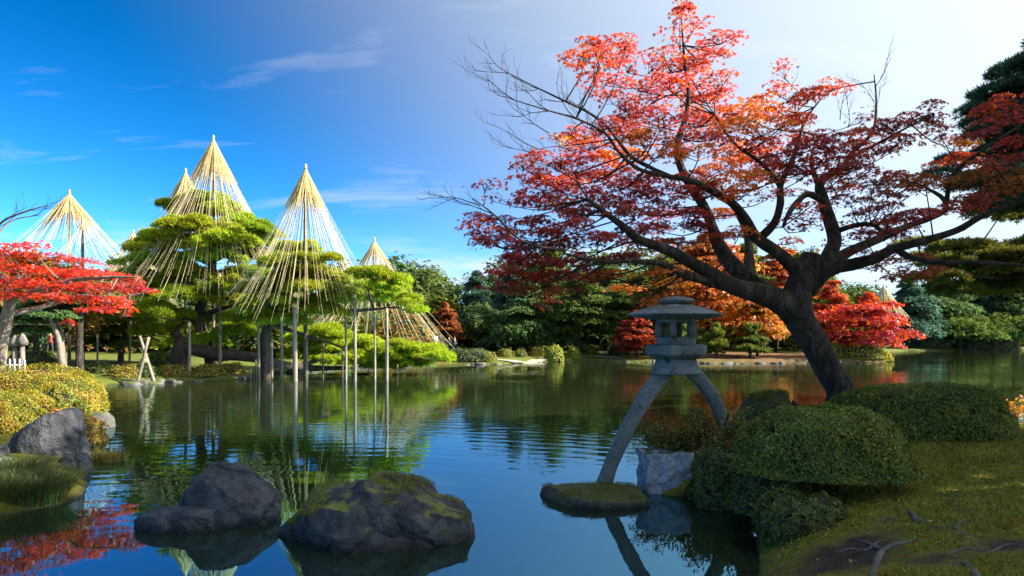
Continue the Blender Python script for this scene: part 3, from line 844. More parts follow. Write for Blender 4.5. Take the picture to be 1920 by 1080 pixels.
# ------------------------------------------------------------------ trees on the far shores: (x, distance, crown top row, crown width px, kind, colour, label)
FAR = [
 # behind the pines, left half
 (-30, 62, 520, 190, 'l', DEEP, 'dark evergreen beyond the white picket fence at the far left'),
 (70, 40, 452, 190, 'l', (.26, .17, .03), 'yellow and orange turning tree behind the scarlet maple'),
 (125, 70, 545, 200, 'l', DEEP, 'dark round tree behind the leaning grey trunks'),
 (215, 66, 535, 170, 'l', GREEN, 'mid green round tree behind the trestle prop'),
 (300, 74, 520, 190, 'l', DEEP, 'dark broad tree behind the low gnarled pine trunk'),
 (390, 78, 540, 170, 'l', GREEN, 'mid green tree seen under the tallest rope cone'),
 (470, 72, 555, 170, 'l', (.24, .21, .05), 'straw yellow bushy tree between the two tallest rope cones'),
 (560, 84, 560, 160, 'l', OLIVE, 'olive tree behind the middle rope cone pole'),
 (640, 90, 545, 150, 'l', GREEN, 'green tree behind the right arm of the spreading pine'),
 (745, 95, 560, 150, 'l', (.12, .10, .03), 'brownish green tree behind the small rope cone'),
 (815, 88, 540, 120, 'l', OLIVE, 'olive rounded treetop by the open sky over the far shore'),
 (835, 78, 574, 80, 'm', RUST, 'small rust orange maple right of the small rope cone'),
 # middle, behind the lantern
 (895, 82, 515, 80, 't', BLUEG, 'narrow blue green conifer at the edge of the open sky'),
 (900, 74, 570, 120, 'l', DEEP, 'low dark evergreen behind the gravel shore'),
 (965, 86, 485, 110, 't', BLUEG, 'tall blue green conifer left of the big maple crown'),
 (985, 72, 540, 150, 't', DEEP, 'dark wide conifer above the strolling visitors'),
 (1035, 80, 478, 130, 't', GREEN, 'tall green conifer behind the drooping maple sprays'),
 (1085, 71, 520, 150, 'p', GREEN, 'spreading garden pine with open trunk on the far shore'),
 (1135, 84, 492, 130, 't', DEEP, 'tall dark conifer left of the lantern'),
 (1165, 70, 545, 130, 'p', (.075, .105, .022), 'light green garden pine just left of the lantern'),
 (1195, 66, 590, 90, 'm', (.46, .06, .02), 'low red maple peeking out left of the lantern'),
 (1235, 88, 470, 140, 'l', (.16, .15, .03), 'yellow green tree above the lantern cap'),
 (1225, 75, 520, 120, 'l', OLIVE, 'olive tree directly behind the lantern roof'),
 (1330, 72, 452, 250, 'm', ORANGE, 'large glowing orange maple behind the lantern and the dark limb'),
 (1400, 90, 470, 180, 't', GREEN, 'tall green conifer behind the glowing orange maple'),
 (1285, 65, 585, 60, 'p', GREEN, 'small green pine seen through the lantern fire box'),
 (1420, 67, 556, 120, 'm', (.50, .20, .03), 'small amber maple left of the leaning trunk'),
 (1345, 63.5, 612, 50, 'p', OLIVE, 'little olive pine at the waterline right of the lantern'),
 (1405, 64, 615, 76, 'p', (.10, .125, .025), 'little clipped pine on the reddish lawn'),
 (1455, 80, 470, 130, 'm', (.52, .13, .02), 'orange maple behind the fork of the leaning trunk'),
 # right of the trunk
 (1500, 92, 440, 140, 'l', OLIVE, 'olive tree in the gap over the trunk fork'),
 (1560, 76, 535, 110, 'm', (.52, .075, .02), 'red orange maple tight against the right of the trunk'),
 (1600, 84, 520, 110, 'l', (.13, .16, .025), 'fresh green tree above the scarlet maple at the point'),
 (1630, 65.5, 566, 190, 'm', (.56, .045, .020), 'scarlet spreading maple on the point right of the trunk'),
 (1700, 128, 530, 130, 't', BLUEG, 'haze tinted conifer beside the straw covered cone'),  # bluish tint paints the haze here and on the BLUEG rows below
 (1760, 136, 500, 140, 't', DEEP, 'hazy dark conifer over the far right shore'),
 (1725, 150, 560, 150, 'l', (.09, .09, .035), 'dull brown green tree far behind the right arm of the pond'),
 (1825, 142, 515, 150, 't', BLUEG, 'haze tinted blue green conifer below the hanging pine boughs'),
 (1890, 138, 505, 140, 't', DEEP, 'dark hazy conifer at the far right edge'),
 (1800, 128, 585, 150, 'l', GREEN, 'low round tree on the far right shore'),
 (1905, 130, 580, 130, 'l', GREEN, 'low round tree at the far right end of the shore'),
 (1960, 150, 510, 150, 't', BLUEG, 'blue green conifer just past the far right edge'),
 (1660, 150, 560, 120, 'l', DEEP, 'dark tree far behind the scarlet maple at the point'),
]
for k, (x, d, yt, wpx, kind, tint, lab) in enumerate(FAR):
    b = stand(x, d); H = top_h(b, yt); W = px(wpx, d)
    if kind == 'l':
        lobed_tree('broadleaf_tree', lab, b, H, W, tint, 100 + k, 'trees on the far shores', n=int(260 * W * H / 5) + 900, size=.36, crown_z=.48, crown_h=.52, lobes=24)
    elif kind == 't':
        tiered_tree('conifer_tree', lab, b, H, W, tint, 100 + k, 'trees on the far shores', n=int(300 * W * H / 5) + 900, size=.42, z0=.2, tiers=max(6, int(H / 1.3)), per=6, power=.62)
    elif kind == 'p':
        tiered_tree('garden_pine', lab, b, H, W, tint, 100 + k, 'trees on the far shores', n=int(420 * W * H / 5) + 500, size=.28, z0=.35, tiers=max(4, int(H / .9)), per=4, power=.55, rzk=.38)
    else:
        tiered_tree('maple_tree', lab, b, H, W, tint, 100 + k, 'trees on the far shores', n=int(420 * W * H / 5) + 500, size=.26, tmpl=SPRAY, z0=.3, tiers=max(4, int(H / 1.0)), per=6, power=.42, mat='maple_leaf', bark='bark_dark', rzk=.34, droop=.02)

# a wood that closes the view behind the single trees
def far_wood():
    rng = np.random.default_rng(77); pts, nrm, tn = [], [], []
    for k in range(300):
        a = rad(rng.uniform(-62, 62)); d = rng.uniform(165, 240) if a > rad(18) else rng.uniform(108, 150)
        x, y = d * math.tan(a) if abs(a) < 1.2 else 0, d
        h = rng.uniform(10, 16) * (.85 if a < 0 else 1.0); z = gz(x, y)
        for j in range(3):
            p, q = dome_points(rng, 110, (x + rng.normal() * 2, y + rng.normal() * 2, z + h * (j + .4) / 3.2), 4.2, 4.2, h * .36, under=.5, seed=k * 3 + j, thick=.8)
            pts.append(p); nrm.append(q); tn.append(tints(rng, len(p), np.array(DEEP if rng.random() < .6 else GREEN) * rng.uniform(.7, 1.2)))
    pts = np.concatenate(pts); nrm = np.concatenate(nrm); tn = np.concatenate(tn)
    V, F, T = scatter(SPRAY[0], SPRAY[1], pts, nrm, rng.uniform(.7, 1.4, len(pts)) * .75, rng, tn)
    tag(mk('distant_woods', V, F, M['leaf'], None, T), 'dark wood closing the view behind the garden trees', 'woods', None, 'stuff')
far_wood()
def undergrowth():
    rng = np.random.default_rng(78); pts, nrm, tn = [], [], []
    for k in range(330):
        a = rad(rng.uniform(-46, 46)); d = rng.uniform(80, 104) if a < rad(27) else rng.uniform(136, 165)
        if k >= 260: a = rad(rng.uniform(-40, -9)); d = rng.uniform(57, 70)
        x, y = d * math.tan(a), d
        if lake_sd(np.array([x]), np.array([y]))[0] < 2.5: continue
        h = rng.uniform(2.2, 5.5); z = gz(x, y)
        p, q = dome_points(rng, 200, (x, y, z), 3.4, 2.6, h, under=.1, seed=k, thick=.6)
        col_ = (DEEP, GREEN, OLIVE, (.20, .12, .03), BLUEG, (.16, .17, .03))[rng.integers(6)]
        pts.append(p); nrm.append(q); tn.append(tints(rng, len(p), np.array(col_) * rng.uniform(.7, 1.2)))
    pts = np.concatenate(pts); nrm = np.concatenate(nrm); tn = np.concatenate(tn)
    V, F, T = scatter(SPRAY[0], SPRAY[1], pts, nrm, rng.uniform(.7, 1.4, len(pts)) * .42, rng, tn)
    tag(mk('undergrowth', V, F, M['leaf'], None, T), 'mixed green undergrowth below the far trees', 'undergrowth', None, 'stuff')
undergrowth()

# ------------------------------------------------------------------ the old pines on the left shore
def pads_at(rows, d, depth, rng, zk=1.0):
    out_ = []
    for r in rows:
        x, y, hw, hh = r[:4]
        dd = d + (r[4] if len(r) > 4 and r[4] is not None else rng.uniform(-depth, depth))
        out_.append((P(x, y, dd), px(hw, dd), px(hh, dd) * zk) + ((r[5],) if len(r) > 5 else ()))
    return out_

PINE_T = (.285, .365, .024)
def pine_tint(c, rng): return np.array(PINE_T) * rng.uniform(.75, 1.3) * np.array([rng.uniform(.85, 1.25), 1, 1])
rg = np.random.default_rng(5)

dA = 40.0
A_rows = [(375, 388, 55, 24), (345, 405, 42, 22), (415, 402, 45, 20), (330, 425, 40, 18), (380, 432, 70, 20), (455, 425, 40, 16), (490, 436, 40, 15), (300, 452, 42, 15), (430, 455, 60, 15), (345, 465, 65, 16),
          (280, 472, 42, 13), (258, 492, 40, 11), (400, 488, 70, 14), (310, 500, 60, 13), (470, 482, 50, 14), (505, 462, 30, 12), (360, 522, 60, 13), (285, 532, 55, 12), (440, 520, 44, 13), (330, 556, 50, 11), (255, 556, 40, 11), (395, 565, 40, 11), (445, 572, 40, 11),
          (300, 590, 60, 10), (240, 520, 36, 10), (420, 602, 40, 10), (475, 545, 36, 11), (350, 610, 40, 9), (320, 535, 46, 12), (415, 545, 46, 12), (470, 515, 40, 12), (265, 575, 40, 10), (380, 640, 46, 9), (445, 625, 40, 9), (455, 600, 40, 9), (290, 625, 40, 9)]
tr = [P(398, 706, 41), P(392, 650, 40.6), P(372, 600, 40), P(386, 545, 40), P(400, 490, 40.2), P(392, 430, 40), P(384, 395, 40)]
tr[0][2] = gz(tr[0][0], tr[0][1]) - .2
limbA = [([P(386, 545, 40), P(340, 530, 39), P(290, 520, 38.6)], [.16, .11, .05]), ([P(400, 490, 40), P(440, 470, 40.5), P(490, 455, 41)], [.13, .09, .04]),
         ([P(372, 600, 40), P(320, 590, 41), P(270, 575, 42)], [.16, .1, .05]), ([P(400, 500, 40), P(345, 475, 41), P(300, 470, 42)], [.12, .08, .04]),
         ([P(378, 590, 40), P(430, 575, 39), P(470, 560, 38.5)], [.15, .1, .05]), ([P(395, 440, 40), P(360, 425, 39.4), P(335, 425, 39)], [.1, .07, .03])]
padded_tree('black_pine', 'tall old pine with a domed top under the tallest rope cone', tr[0], tr, [.42, .34, .3, .26, .2, .14, .06], limbA, pads_at([(a, b_, c_ * .84, e_) for a, b_, c_, e_ in A_rows], dA, 2.4, rg, 1.2), PINE_T, 11, 210, .27, TUFT, 'needle', 'bark_pine', 'pine', 'old pines on the left shore', tint_fn=pine_tint, twig_r=.035, clump=.55)

dB = 37.0
B_rows = [(560, 474, 42, 16), (538, 494, 42, 15), (597, 490, 36, 14), (562, 515, 58, 14), (612, 520, 36, 12), (520, 540, 52, 14), (582, 545, 52, 13), (508, 572, 45, 13), (568, 580, 60, 13), (628, 562, 40, 12), (540, 604, 45, 9), (610, 590, 40, 10),
          (690, 520, 48, 16), (652, 536, 42, 13), (735, 540, 40, 14), (700, 552, 62, 13), (762, 568, 28, 12), (775, 584, 22, 9), (648, 566, 40, 10), (725, 562, 40, 11), (480, 590, 36, 10)]
tr = [P(498, 712, 38), P(497, 660, 37.8), P(500, 618, 37.4), P(520, 582, 37), P(545, 545, 37), P(556, 505, 37), P(560, 478, 37)]
tr[0][2] = -.6
limbB = [([P(522, 580, 37), P(585, 578, 36.6), P(650, 583, 36.4), P(700, 580, 36.4), P(745, 576, 36.6)], [.16, .13, .1, .08, .05]), ([P(700, 580, 36.4), P(695, 560, 36.8), P(688, 535, 37.2)], [.09, .07, .04]),
         ([P(545, 545, 37), P(520, 555, 36), P(490, 575, 35.6)], [.12, .08, .04]), ([P(552, 520, 37), P(590, 520, 37.6), P(625, 535, 38)], [.11, .08, .04]), ([P(505, 606, 37.3), P(560, 625, 37), P(610, 640, 37), P(648, 655, 37)], [.13, .1, .07, .05])]
padded_tree('black_pine', 'spreading pine with one long level arm propped over the water', tr[0], tr, [.34, .3, .26, .22, .17, .12, .06], limbB, pads_at([(a, b_, c_ * .88, e_) for a, b_, c_, e_ in B_rows], dB, 1.9, rg, 1.2), PINE_T, 12, 230, .25, TUFT, 'needle', 'bark_pine', 'pine', 'old pines on the left shore', tint_fn=pine_tint, twig_r=.03, clump=.5)

dD = 43.0
D_rows = [(600, 628, 48, 12), (640, 648, 50, 13), (592, 660, 38, 11), (682, 648, 40, 13), (702, 668, 50, 13), (752, 655, 45, 11), (790, 664, 45, 11), (822, 672, 24, 8), (762, 684, 40, 8), (722, 686, 40, 9), (665, 676, 36, 10), (560, 640, 34, 9), (630, 680, 30, 8), (560, 668, 28, 8)]
tr = [P(338, 702, 39.4), P(337, 670, 39.2), P(345, 648, 39), P(372, 655, 39), P(420, 668, 39.2)]
tr[0][2] = gz(tr[0][0], tr[0][1]) - .25
limbD = [([P(410, 666, 39.2), P(460, 668, 39.6), P(520, 682, 40.2), P(580, 690, 41.4), P(650, 690, 42.5)], [.36, .3, .27, .2, .12]), ([P(345, 650, 39), P(330, 625, 39.3), P(345, 602, 39.6)], [.3, .2, .06]),
         ([P(560, 688, 41), P(620, 668, 42), P(690, 660, 43), P(760, 668, 43.5), P(810, 676, 44)], [.16, .13, .1, .07, .04])]
padded_tree('creeping_pine', 'low gnarled pine with a thick horizontal trunk creeping over the water', tr[0], tr, [.62, .5, .46, .42, .38], limbD, pads_at(D_rows, dD, 1.6, rg, 1.2), PINE_T, 13, 230, .25, TUFT, 'needle', 'bark_pine', 'pine', 'old pines on the left shore', tint_fn=lambda c, r: np.array((.29, .37, .02)) * r.uniform(.8, 1.25), twig_r=.03, clump=.5)

# smaller pines further left
E_rows = [(215, 575, 50, 11), (250, 600, 45, 11), (185, 595, 45, 10), (225, 622, 50, 11), (280, 615, 40, 10), (200, 640, 45, 10), (255, 645, 45, 10), (300, 640, 35, 9)]
tr = [P(226, 690, 44), P(228, 650, 44), P(236, 615, 44), P(228, 580, 44)]
tr[0][2] = gz(tr[0][0], tr[0][1]) - .2
padded_tree('garden_pine', 'small shaded pine between the trestle prop and the scarlet maple', tr[0], tr, [.2, .17, .13, .05], [([P(230, 640, 44), P(270, 630, 43.6), P(300, 640, 43)], [.1, .07, .04])], pads_at(E_rows, 44, 1.5, rg), PINE_T, 14, 230, .20, TUFT, 'needle', 'bark_pine', 'pine', 'old pines on the left shore', tint_fn=lambda c, r: np.array((.11, .15, .02)) * r.uniform(.8, 1.2), twig_r=.03)

# ------------------------------------------------------------------ winter rope cones
def rope_cone(label, x, ytop, d, zbase, R, zend, n, seed, pole_r=.09, dark=False, cap=1.5, rope_r=.015, zj=.9):
    rng = np.random.default_rng(seed)
    X = (x - 960) / FPX * d; zt = CAM_H + (HZ - ytop) / FPX * d
    root = thing('rope_cone', label, 'rope cone', (X, d, zbase), 'winter rope cones over the pines')
    mk('pole', *tube([(X, d, zbase), (X, d, zt - .25)], [pole_r, pole_r * .6], 8, 1.5), M['pole_dark' if dark else 'pole'], root, None, True)
    V, F = loft(X, d, [(.01, zt), (.05, zt - .02), (.075, zt - .15), (.085, zt - .32), (.12, zt - .5), (.16, zt - .62), (.02, zt - .66)], 8)
    mk('finial', V, F, M['straw'], root, None, True)
    mb = MB(); H = zt - .35
    for k in range(n):
        a = 6.2832 * k / n + rng.normal() * .05
        rr = R * rng.uniform(.86, 1.05); ze = zend + rng.uniform(-zj, zj)
        e = np.array([X + rr * math.cos(a), d + rr * math.sin(a), ze]); s = np.array([X + .07 * math.cos(a), d + .07 * math.sin(a), H])
        t = np.linspace(0, 1, 9)[:, None]; sag = .055 * rng.uniform(.5, 1.6)
        line = s * (1 - t) + e * t
        line[:, 2] -= (4 * t * (1 - t))[:, 0] * sag * (H - ze)
        mk('rope', *tube(line, np.linspace(rope_r * 1.1, rope_r * .65, 9), 4, raw=True, cap=False), M['rope'], root, None, False)
        L = np.linalg.norm(e - s)
        for q in range(3):
            tq = cap * rng.uniform(.55, 1.05) / L
            a2 = a + rng.normal() * .05
            tt = np.linspace(0, tq, 5)[:, None]
            e2 = np.array([X + rr * math.cos(a2), d + rr * math.sin(a2), ze])
            ln = s * (1 - tt) + e2 * tt; ln[:, 2] -= (4 * tt * (1 - tt))[:, 0] * .055 * (H - ze)
            mb.add(*tube(ln, np.linspace(.016, .007, 5), 4, raw=True, cap=False))
    mb.build('straw_skirt', M['straw'], root, True)['kind'] = 'stuff'
    return root
rope_cone('tallest rope cone, over the domed pine', 400, 253, 40, gz(-17.5, 40), 4.9, 5.0, 180, 1, .11, cap=2.4, rope_r=.0052)
rope_cone('rope cone half hidden behind the tallest one, on its left', 348, 315, 43, gz(-20.5, 43), 4.2, 5.4, 140, 2, .1, cap=2.2, rope_r=.0052)
rope_cone('rope cone with a dark thick pole standing in the water, over the spreading pine', 573, 307, 37, -.8, 3.9, 3.9, 180, 3, .14, True, cap=2.0, rope_r=.005)
rope_cone('broad low rope cone behind the scarlet maple', 130, 355, 46, gz(-29.8, 46), 5.2, 5.6, 150, 4, .11, cap=2.4, rope_r=.006)
rope_cone('narrow dark pole with a short cone of ropes in front of the broad low cone', 155, 408, 43, gz(-27, 43), 2.2, 6.0, 22, 5, .12, True, cap=.5, rope_r=.011)
rope_cone('tiny rope cone tip between the broad cone and the domed pine', 250, 430, 62, gz(-34.4, 62), 4.0, 5.5, 40, 6, .1, cap=2.2)
rope_cone('small rope cone whose ropes fan down to the bank right of the pines', 702, 445, 54, gz(-10.9, 54) - .3, 6.4, 1.4, 70, 7, .1, cap=2.2, rope_r=.0085, zj=.7)
rope_cone('pale straw covered cone on the far right shore', 1657, 532, 124, gz(67.5, 124), 3.9, 6.2, 70, 8, .1, cap=4.6, rope_r=.05, zj=.3)

# ------------------------------------------------------------------ props under the pines: (x, top row, distance, radius, dark, label)
POLES = [
 (355, 602, 35.8, .075, 0, 'pale prop pole left of the horizontal trunk, standing alone in the water'),
 (412, 512, 38.6, .08, 0, 'tall pale prop pole rising to the tier below the domed top'),
 (390, 572, 41.0, .06, 0, 'thin pale prop beside the domed pine trunk'),
 (480, 672, 36.4, .05, 1, 'short dark prop under the horizontal trunk'),
 (470, 690, 37.2, .045, 0, 'shortest stake at the bank under the horizontal trunk'),
 (484, 600, 37.0, .06, 0, 'pale prop left of the spreading pine trunk'),
 (510, 640, 35.8, .06, 0, 'slim prop just right of the spreading pine trunk'),
 (528, 592, 35.6, .07, 0, 'prop pole left of the thick pale post'),
 (552, 566, 35.4, .12, 0, 'thick pale post left of the dark cone pole'),
 (606, 640, 39.0, .05, 1, 'dark short prop right of the dark cone pole'),
 (648, 584, 36.6, .065, 0, 'pale prop under the middle of the long level arm'),
 (665, 548, 35.4, .085, 0, 'tallest pale prop of the long level arm'),
 (702, 584, 37.2, .06, 0, 'far pale prop between the two long props of the arm'),
 (725, 578, 35.4, .085, 0, 'pale prop at the outer end of the long level arm'),
 (642, 655, 38.4, .05, 1, 'dark prop under the low right pads'),
 (745, 680, 42.0, .05, 0, 'short prop under the outermost low pads'),
 (245, 600, 42.0, .06, 0, 'pale prop left of the crossed trestle'),
 (183, 625, 40.0, .055, 0, 'thin prop near the dark trunk on the left lawn'),
]
def prop_pole(x, yt, d, r, dark, lab, k):
    X = (x - 960) / FPX * d; zt = CAM_H + (HZ - yt) / FPX * d
    zb = min(gz(X, d), 0) - .45 if gz(X, d) < .1 else gz(X, d) - .15
    root = thing('prop_pole', lab, 'pole', (X, d, zb), 'props under the old pines')
    rng = np.random.default_rng(300 + k)
    s = rng.normal(size=2) * .04
    mk('shaft', *tube([(X + s[0], d, zb), (X + s[0] * .4 + .015, d, (zb + zt) / 2), (X, d, zt)], [r * 1.1, r, r * .85], 9, .6, .05, k), M['pole_dark' if dark else 'pole'], root, None, True)
    V, F = loft(X, d, [(r * .3, zt - .3), (r * 1.12, zt - .29), (r * 1.18, zt - .2), (r * 1.12, zt - .1), (r * .3, zt - .09)], 9)
    mk('rope_binding', V, F, M['straw'], root, None, True)
for k, a in enumerate(POLES): prop_pole(*a, k)

# crossed trestle prop at the bank
d = 33.4
root = thing('trestle_prop', 'pair of crossed pale poles propping a low branch at the left bank', 'trestle', P(271, 722, d))
for (x0, y0, x1, y1, dy) in ((254, 722, 279, 632, -.12), (294, 722, 262, 630, .12)):
    a, b_ = P(x0, y0, d + dy), P(x1, y1, d + dy); a[2] = -.35
    mk('leg', *tube([a, (a + b_) / 2, b_], [.085, .08, .065], 8, .5, .05, x0), M['pole'], root, None, True)
c = P(270, 676, d)
mk('rope_binding', *tube([c + np.array([-.18, 0, -.05]), c + np.array([0, 0, .03]), c + np.array([.18, 0, -.02])], [.09, .14, .09], 8, .1), M['straw'], root, None, True)

# ------------------------------------------------------------------ the big leaning maple on the near bank
dM = 12.5
def Q(rows, d0=dM):
    """rows (x, y, radius px, depth offset) -> points, radii"""
    pts = [P(x, y, d0 + o) for x, y, r, o in rows]
    return pts, [px(r, d0 + o) for x, y, r, o in rows]
mt, mr = Q([(1590, 800, 40, 0), (1576, 735, 26.5, 0), (1557, 700, 24.5, 0), (1536, 660, 24.5, 0), (1514, 622, 26, 0), (1496, 590, 28.5, 0), (1494, 555, 27, .1), (1506, 520, 25, .15), (1518, 492, 22, .2), (1522, 476, 17, .2)])
mt[0][2] = gz(mt[0][0], mt[0][1]) - .15
ML = [
 # great left limb sweeping out over the water
 Q([(1500, 602, 24, 0), (1462, 566, 24, -.1), (1420, 549, 20, -.3), (1375, 537, 16, -.6), (1310, 500, 12.5, -1.0), (1254, 470, 10, -1.3), (1198, 449, 8, -1.5), (1168, 424, 6.5, -1.6), (1128, 394, 5, -1.7), (1102, 374, 3.5, -1.8)]),
 Q([(1405, 546, 13, -.3), (1345, 532, 10, -.7), (1282, 514, 8, -1.2), (1237, 494, 6, -1.6), (1180, 490, 4.5, -2.0), (1125, 490, 3, -2.3), (1060, 476, 2, -2.6)]),
 # second limb climbing left of the fork
 Q([(1475, 575, 20, .1), (1412, 532, 18, .3), (1367, 490, 15, .5), (1346, 455, 12, .7), (1335, 425, 10, .8), (1318, 385, 9, .9), (1293, 348, 8, 1.0), (1274, 305, 7.5, 1.0), (1270, 268, 6.5, 1.0), (1284, 225, 5, 1.0), (1291, 178, 3.6, 1.0), (1285, 130, 2.6, 1.0), (1281, 85, 2, 1.0), (1277, 30, 1.2, 1.0)]),
 Q([(1412, 535, 13, .4), (1405, 500, 11, .9), (1404, 462, 8, 1.3), (1396, 425, 6, 1.6), (1372, 385, 4.5, 1.8), (1352, 350, 3, 2.0)]),
 # limb from the stub to the upper left
 Q([(1500, 512, 15, .1), (1460, 476, 12, -.1), (1418, 446, 11, -.3), (1398, 412, 9, -.5), (1374, 382, 8, -.7), (1350, 368, 7, -.9), (1300, 340, 5.5, -1.2), (1254, 331, 4.5, -1.4), (1198, 317, 3.5, -1.6), (1160, 285, 2.8, -1.7), (1135, 250, 2.4, -1.8), (1080, 222, 2, -1.9), (1030, 208, 1.4, -2.0), (965, 188, .8, -2.1)]),
 Q([(1260, 333, 4.5, -1.3), (1215, 312, 4, -1.0), (1180, 290, 3.4, -.8), (1140, 240, 2.8, -.6), (1105, 212, 2.4, -.5), (1060, 190, 2, -.4), (1010, 166, 1.3, -.3), (955, 138, .8, -.2)]),
 Q([(1424, 448, 8.5, -.2), (1452, 418, 7.5, -.3), (1463, 381, 7, -.4), (1463, 348, 6, -.4), (1484, 304, 4.5, -.4), (1496, 268, 3.2, -.3), (1510, 225, 2.2, -.2), (1545, 178, 1.2, 0)]),
 Q([(1463, 350, 5, -.4), (1443, 322, 4.2, -.6), (1420, 300, 3.4, -.8), (1385, 276, 2.8, -1.0), (1362, 250, 2.2, -1.1), (1340, 215, 1.5, -1.2)]),
 # upright limb right of the stub
 Q([(1515, 520, 20, .1), (1540, 500, 16, .2), (1556, 474, 14, .3), (1564, 448, 13, .4), (1553, 406, 11.5, .5), (1540, 365, 10, .6), (1536, 345, 8, .6), (1552, 331, 6, .7), (1580, 311, 5, .8), (1598, 286, 4, 1.0), (1636, 247, 3, 1.2), (1643, 192, 2, 1.3), (1639, 140, .9, 1.4)]),
 Q([(1545, 378, 6.5, .5), (1515, 364, 6, .2), (1494, 380, 5.5, -.1), (1478, 402, 4.5, -.4), (1468, 425, 2.5, -.6)]),
 Q([(1536, 350, 6, .6), (1524, 318, 4.5, .9), (1522, 290, 3, 1.2), (1530, 262, 1.8, 1.4)]),
 Q([(1592, 296, 3.6, .9), (1640, 272, 3, .5), (1690, 245, 2.2, .2), (1750, 212, 1.2, 0)]),
 # long right limbs
 Q([(1512, 545, 18, .1), (1550, 508, 14, 0), (1598, 496, 12, -.2), (1643, 484, 10, -.4), (1670, 469, 9, -.5), (1734, 451, 7.5, -.8), (1794, 432, 6.5, -1.0), (1840, 406, 5.5, -1.2), (1915, 374, 4.5, -1.4), (1985, 340, 3, -1.6)]),
 Q([(1540, 510, 13, .2), (1564, 491, 11, .4), (1592, 472, 9.5, .6), (1643, 450, 8, .9), (1700, 425, 6.5, 1.2), (1760, 402, 5.5, 1.5), (1774, 388, 5, 1.6), (1764, 368, 4, 1.7), (1735, 352, 2.4, 1.8)]),
 Q([(1774, 388, 4.5, 1.6), (1780, 345, 4, 1.5), (1796, 316, 3.6, 1.4), (1856, 272, 3, 1.2), (1920, 232, 2.2, 1.0), (1975, 200, 1.4, .8)]),
 Q([(1567, 434, 5.5, .4), (1610, 421, 4.6, .2), (1643, 424, 4, 0), (1662, 448, 3, -.2)]),
 Q([(1680, 468, 6.5, -.5), (1710, 483, 5.5, -.8), (1760, 491, 4.5, -1.1), (1855, 493, 3.6, -1.5), (1925, 498, 2.4, -1.8)]),
 Q([(1060, 470, 2.6, -2.4), (1010, 462, 2.4, -2.5), (972, 447, 2.2, -2.6), (926, 402, 1.6, -2.7), (886, 372, .9, -2.8)]),
]
PINK = (.62, .065, .055); SCAR = (.68, .075, .024);
ORNG = (.80, .24, .020); WINE = (.31, .022, .028); PURP = (.19, .026, .040); OLVB = (.16, .075, .022)  # leaf hues that also hold light: orange and pink where lit, purple where shaded
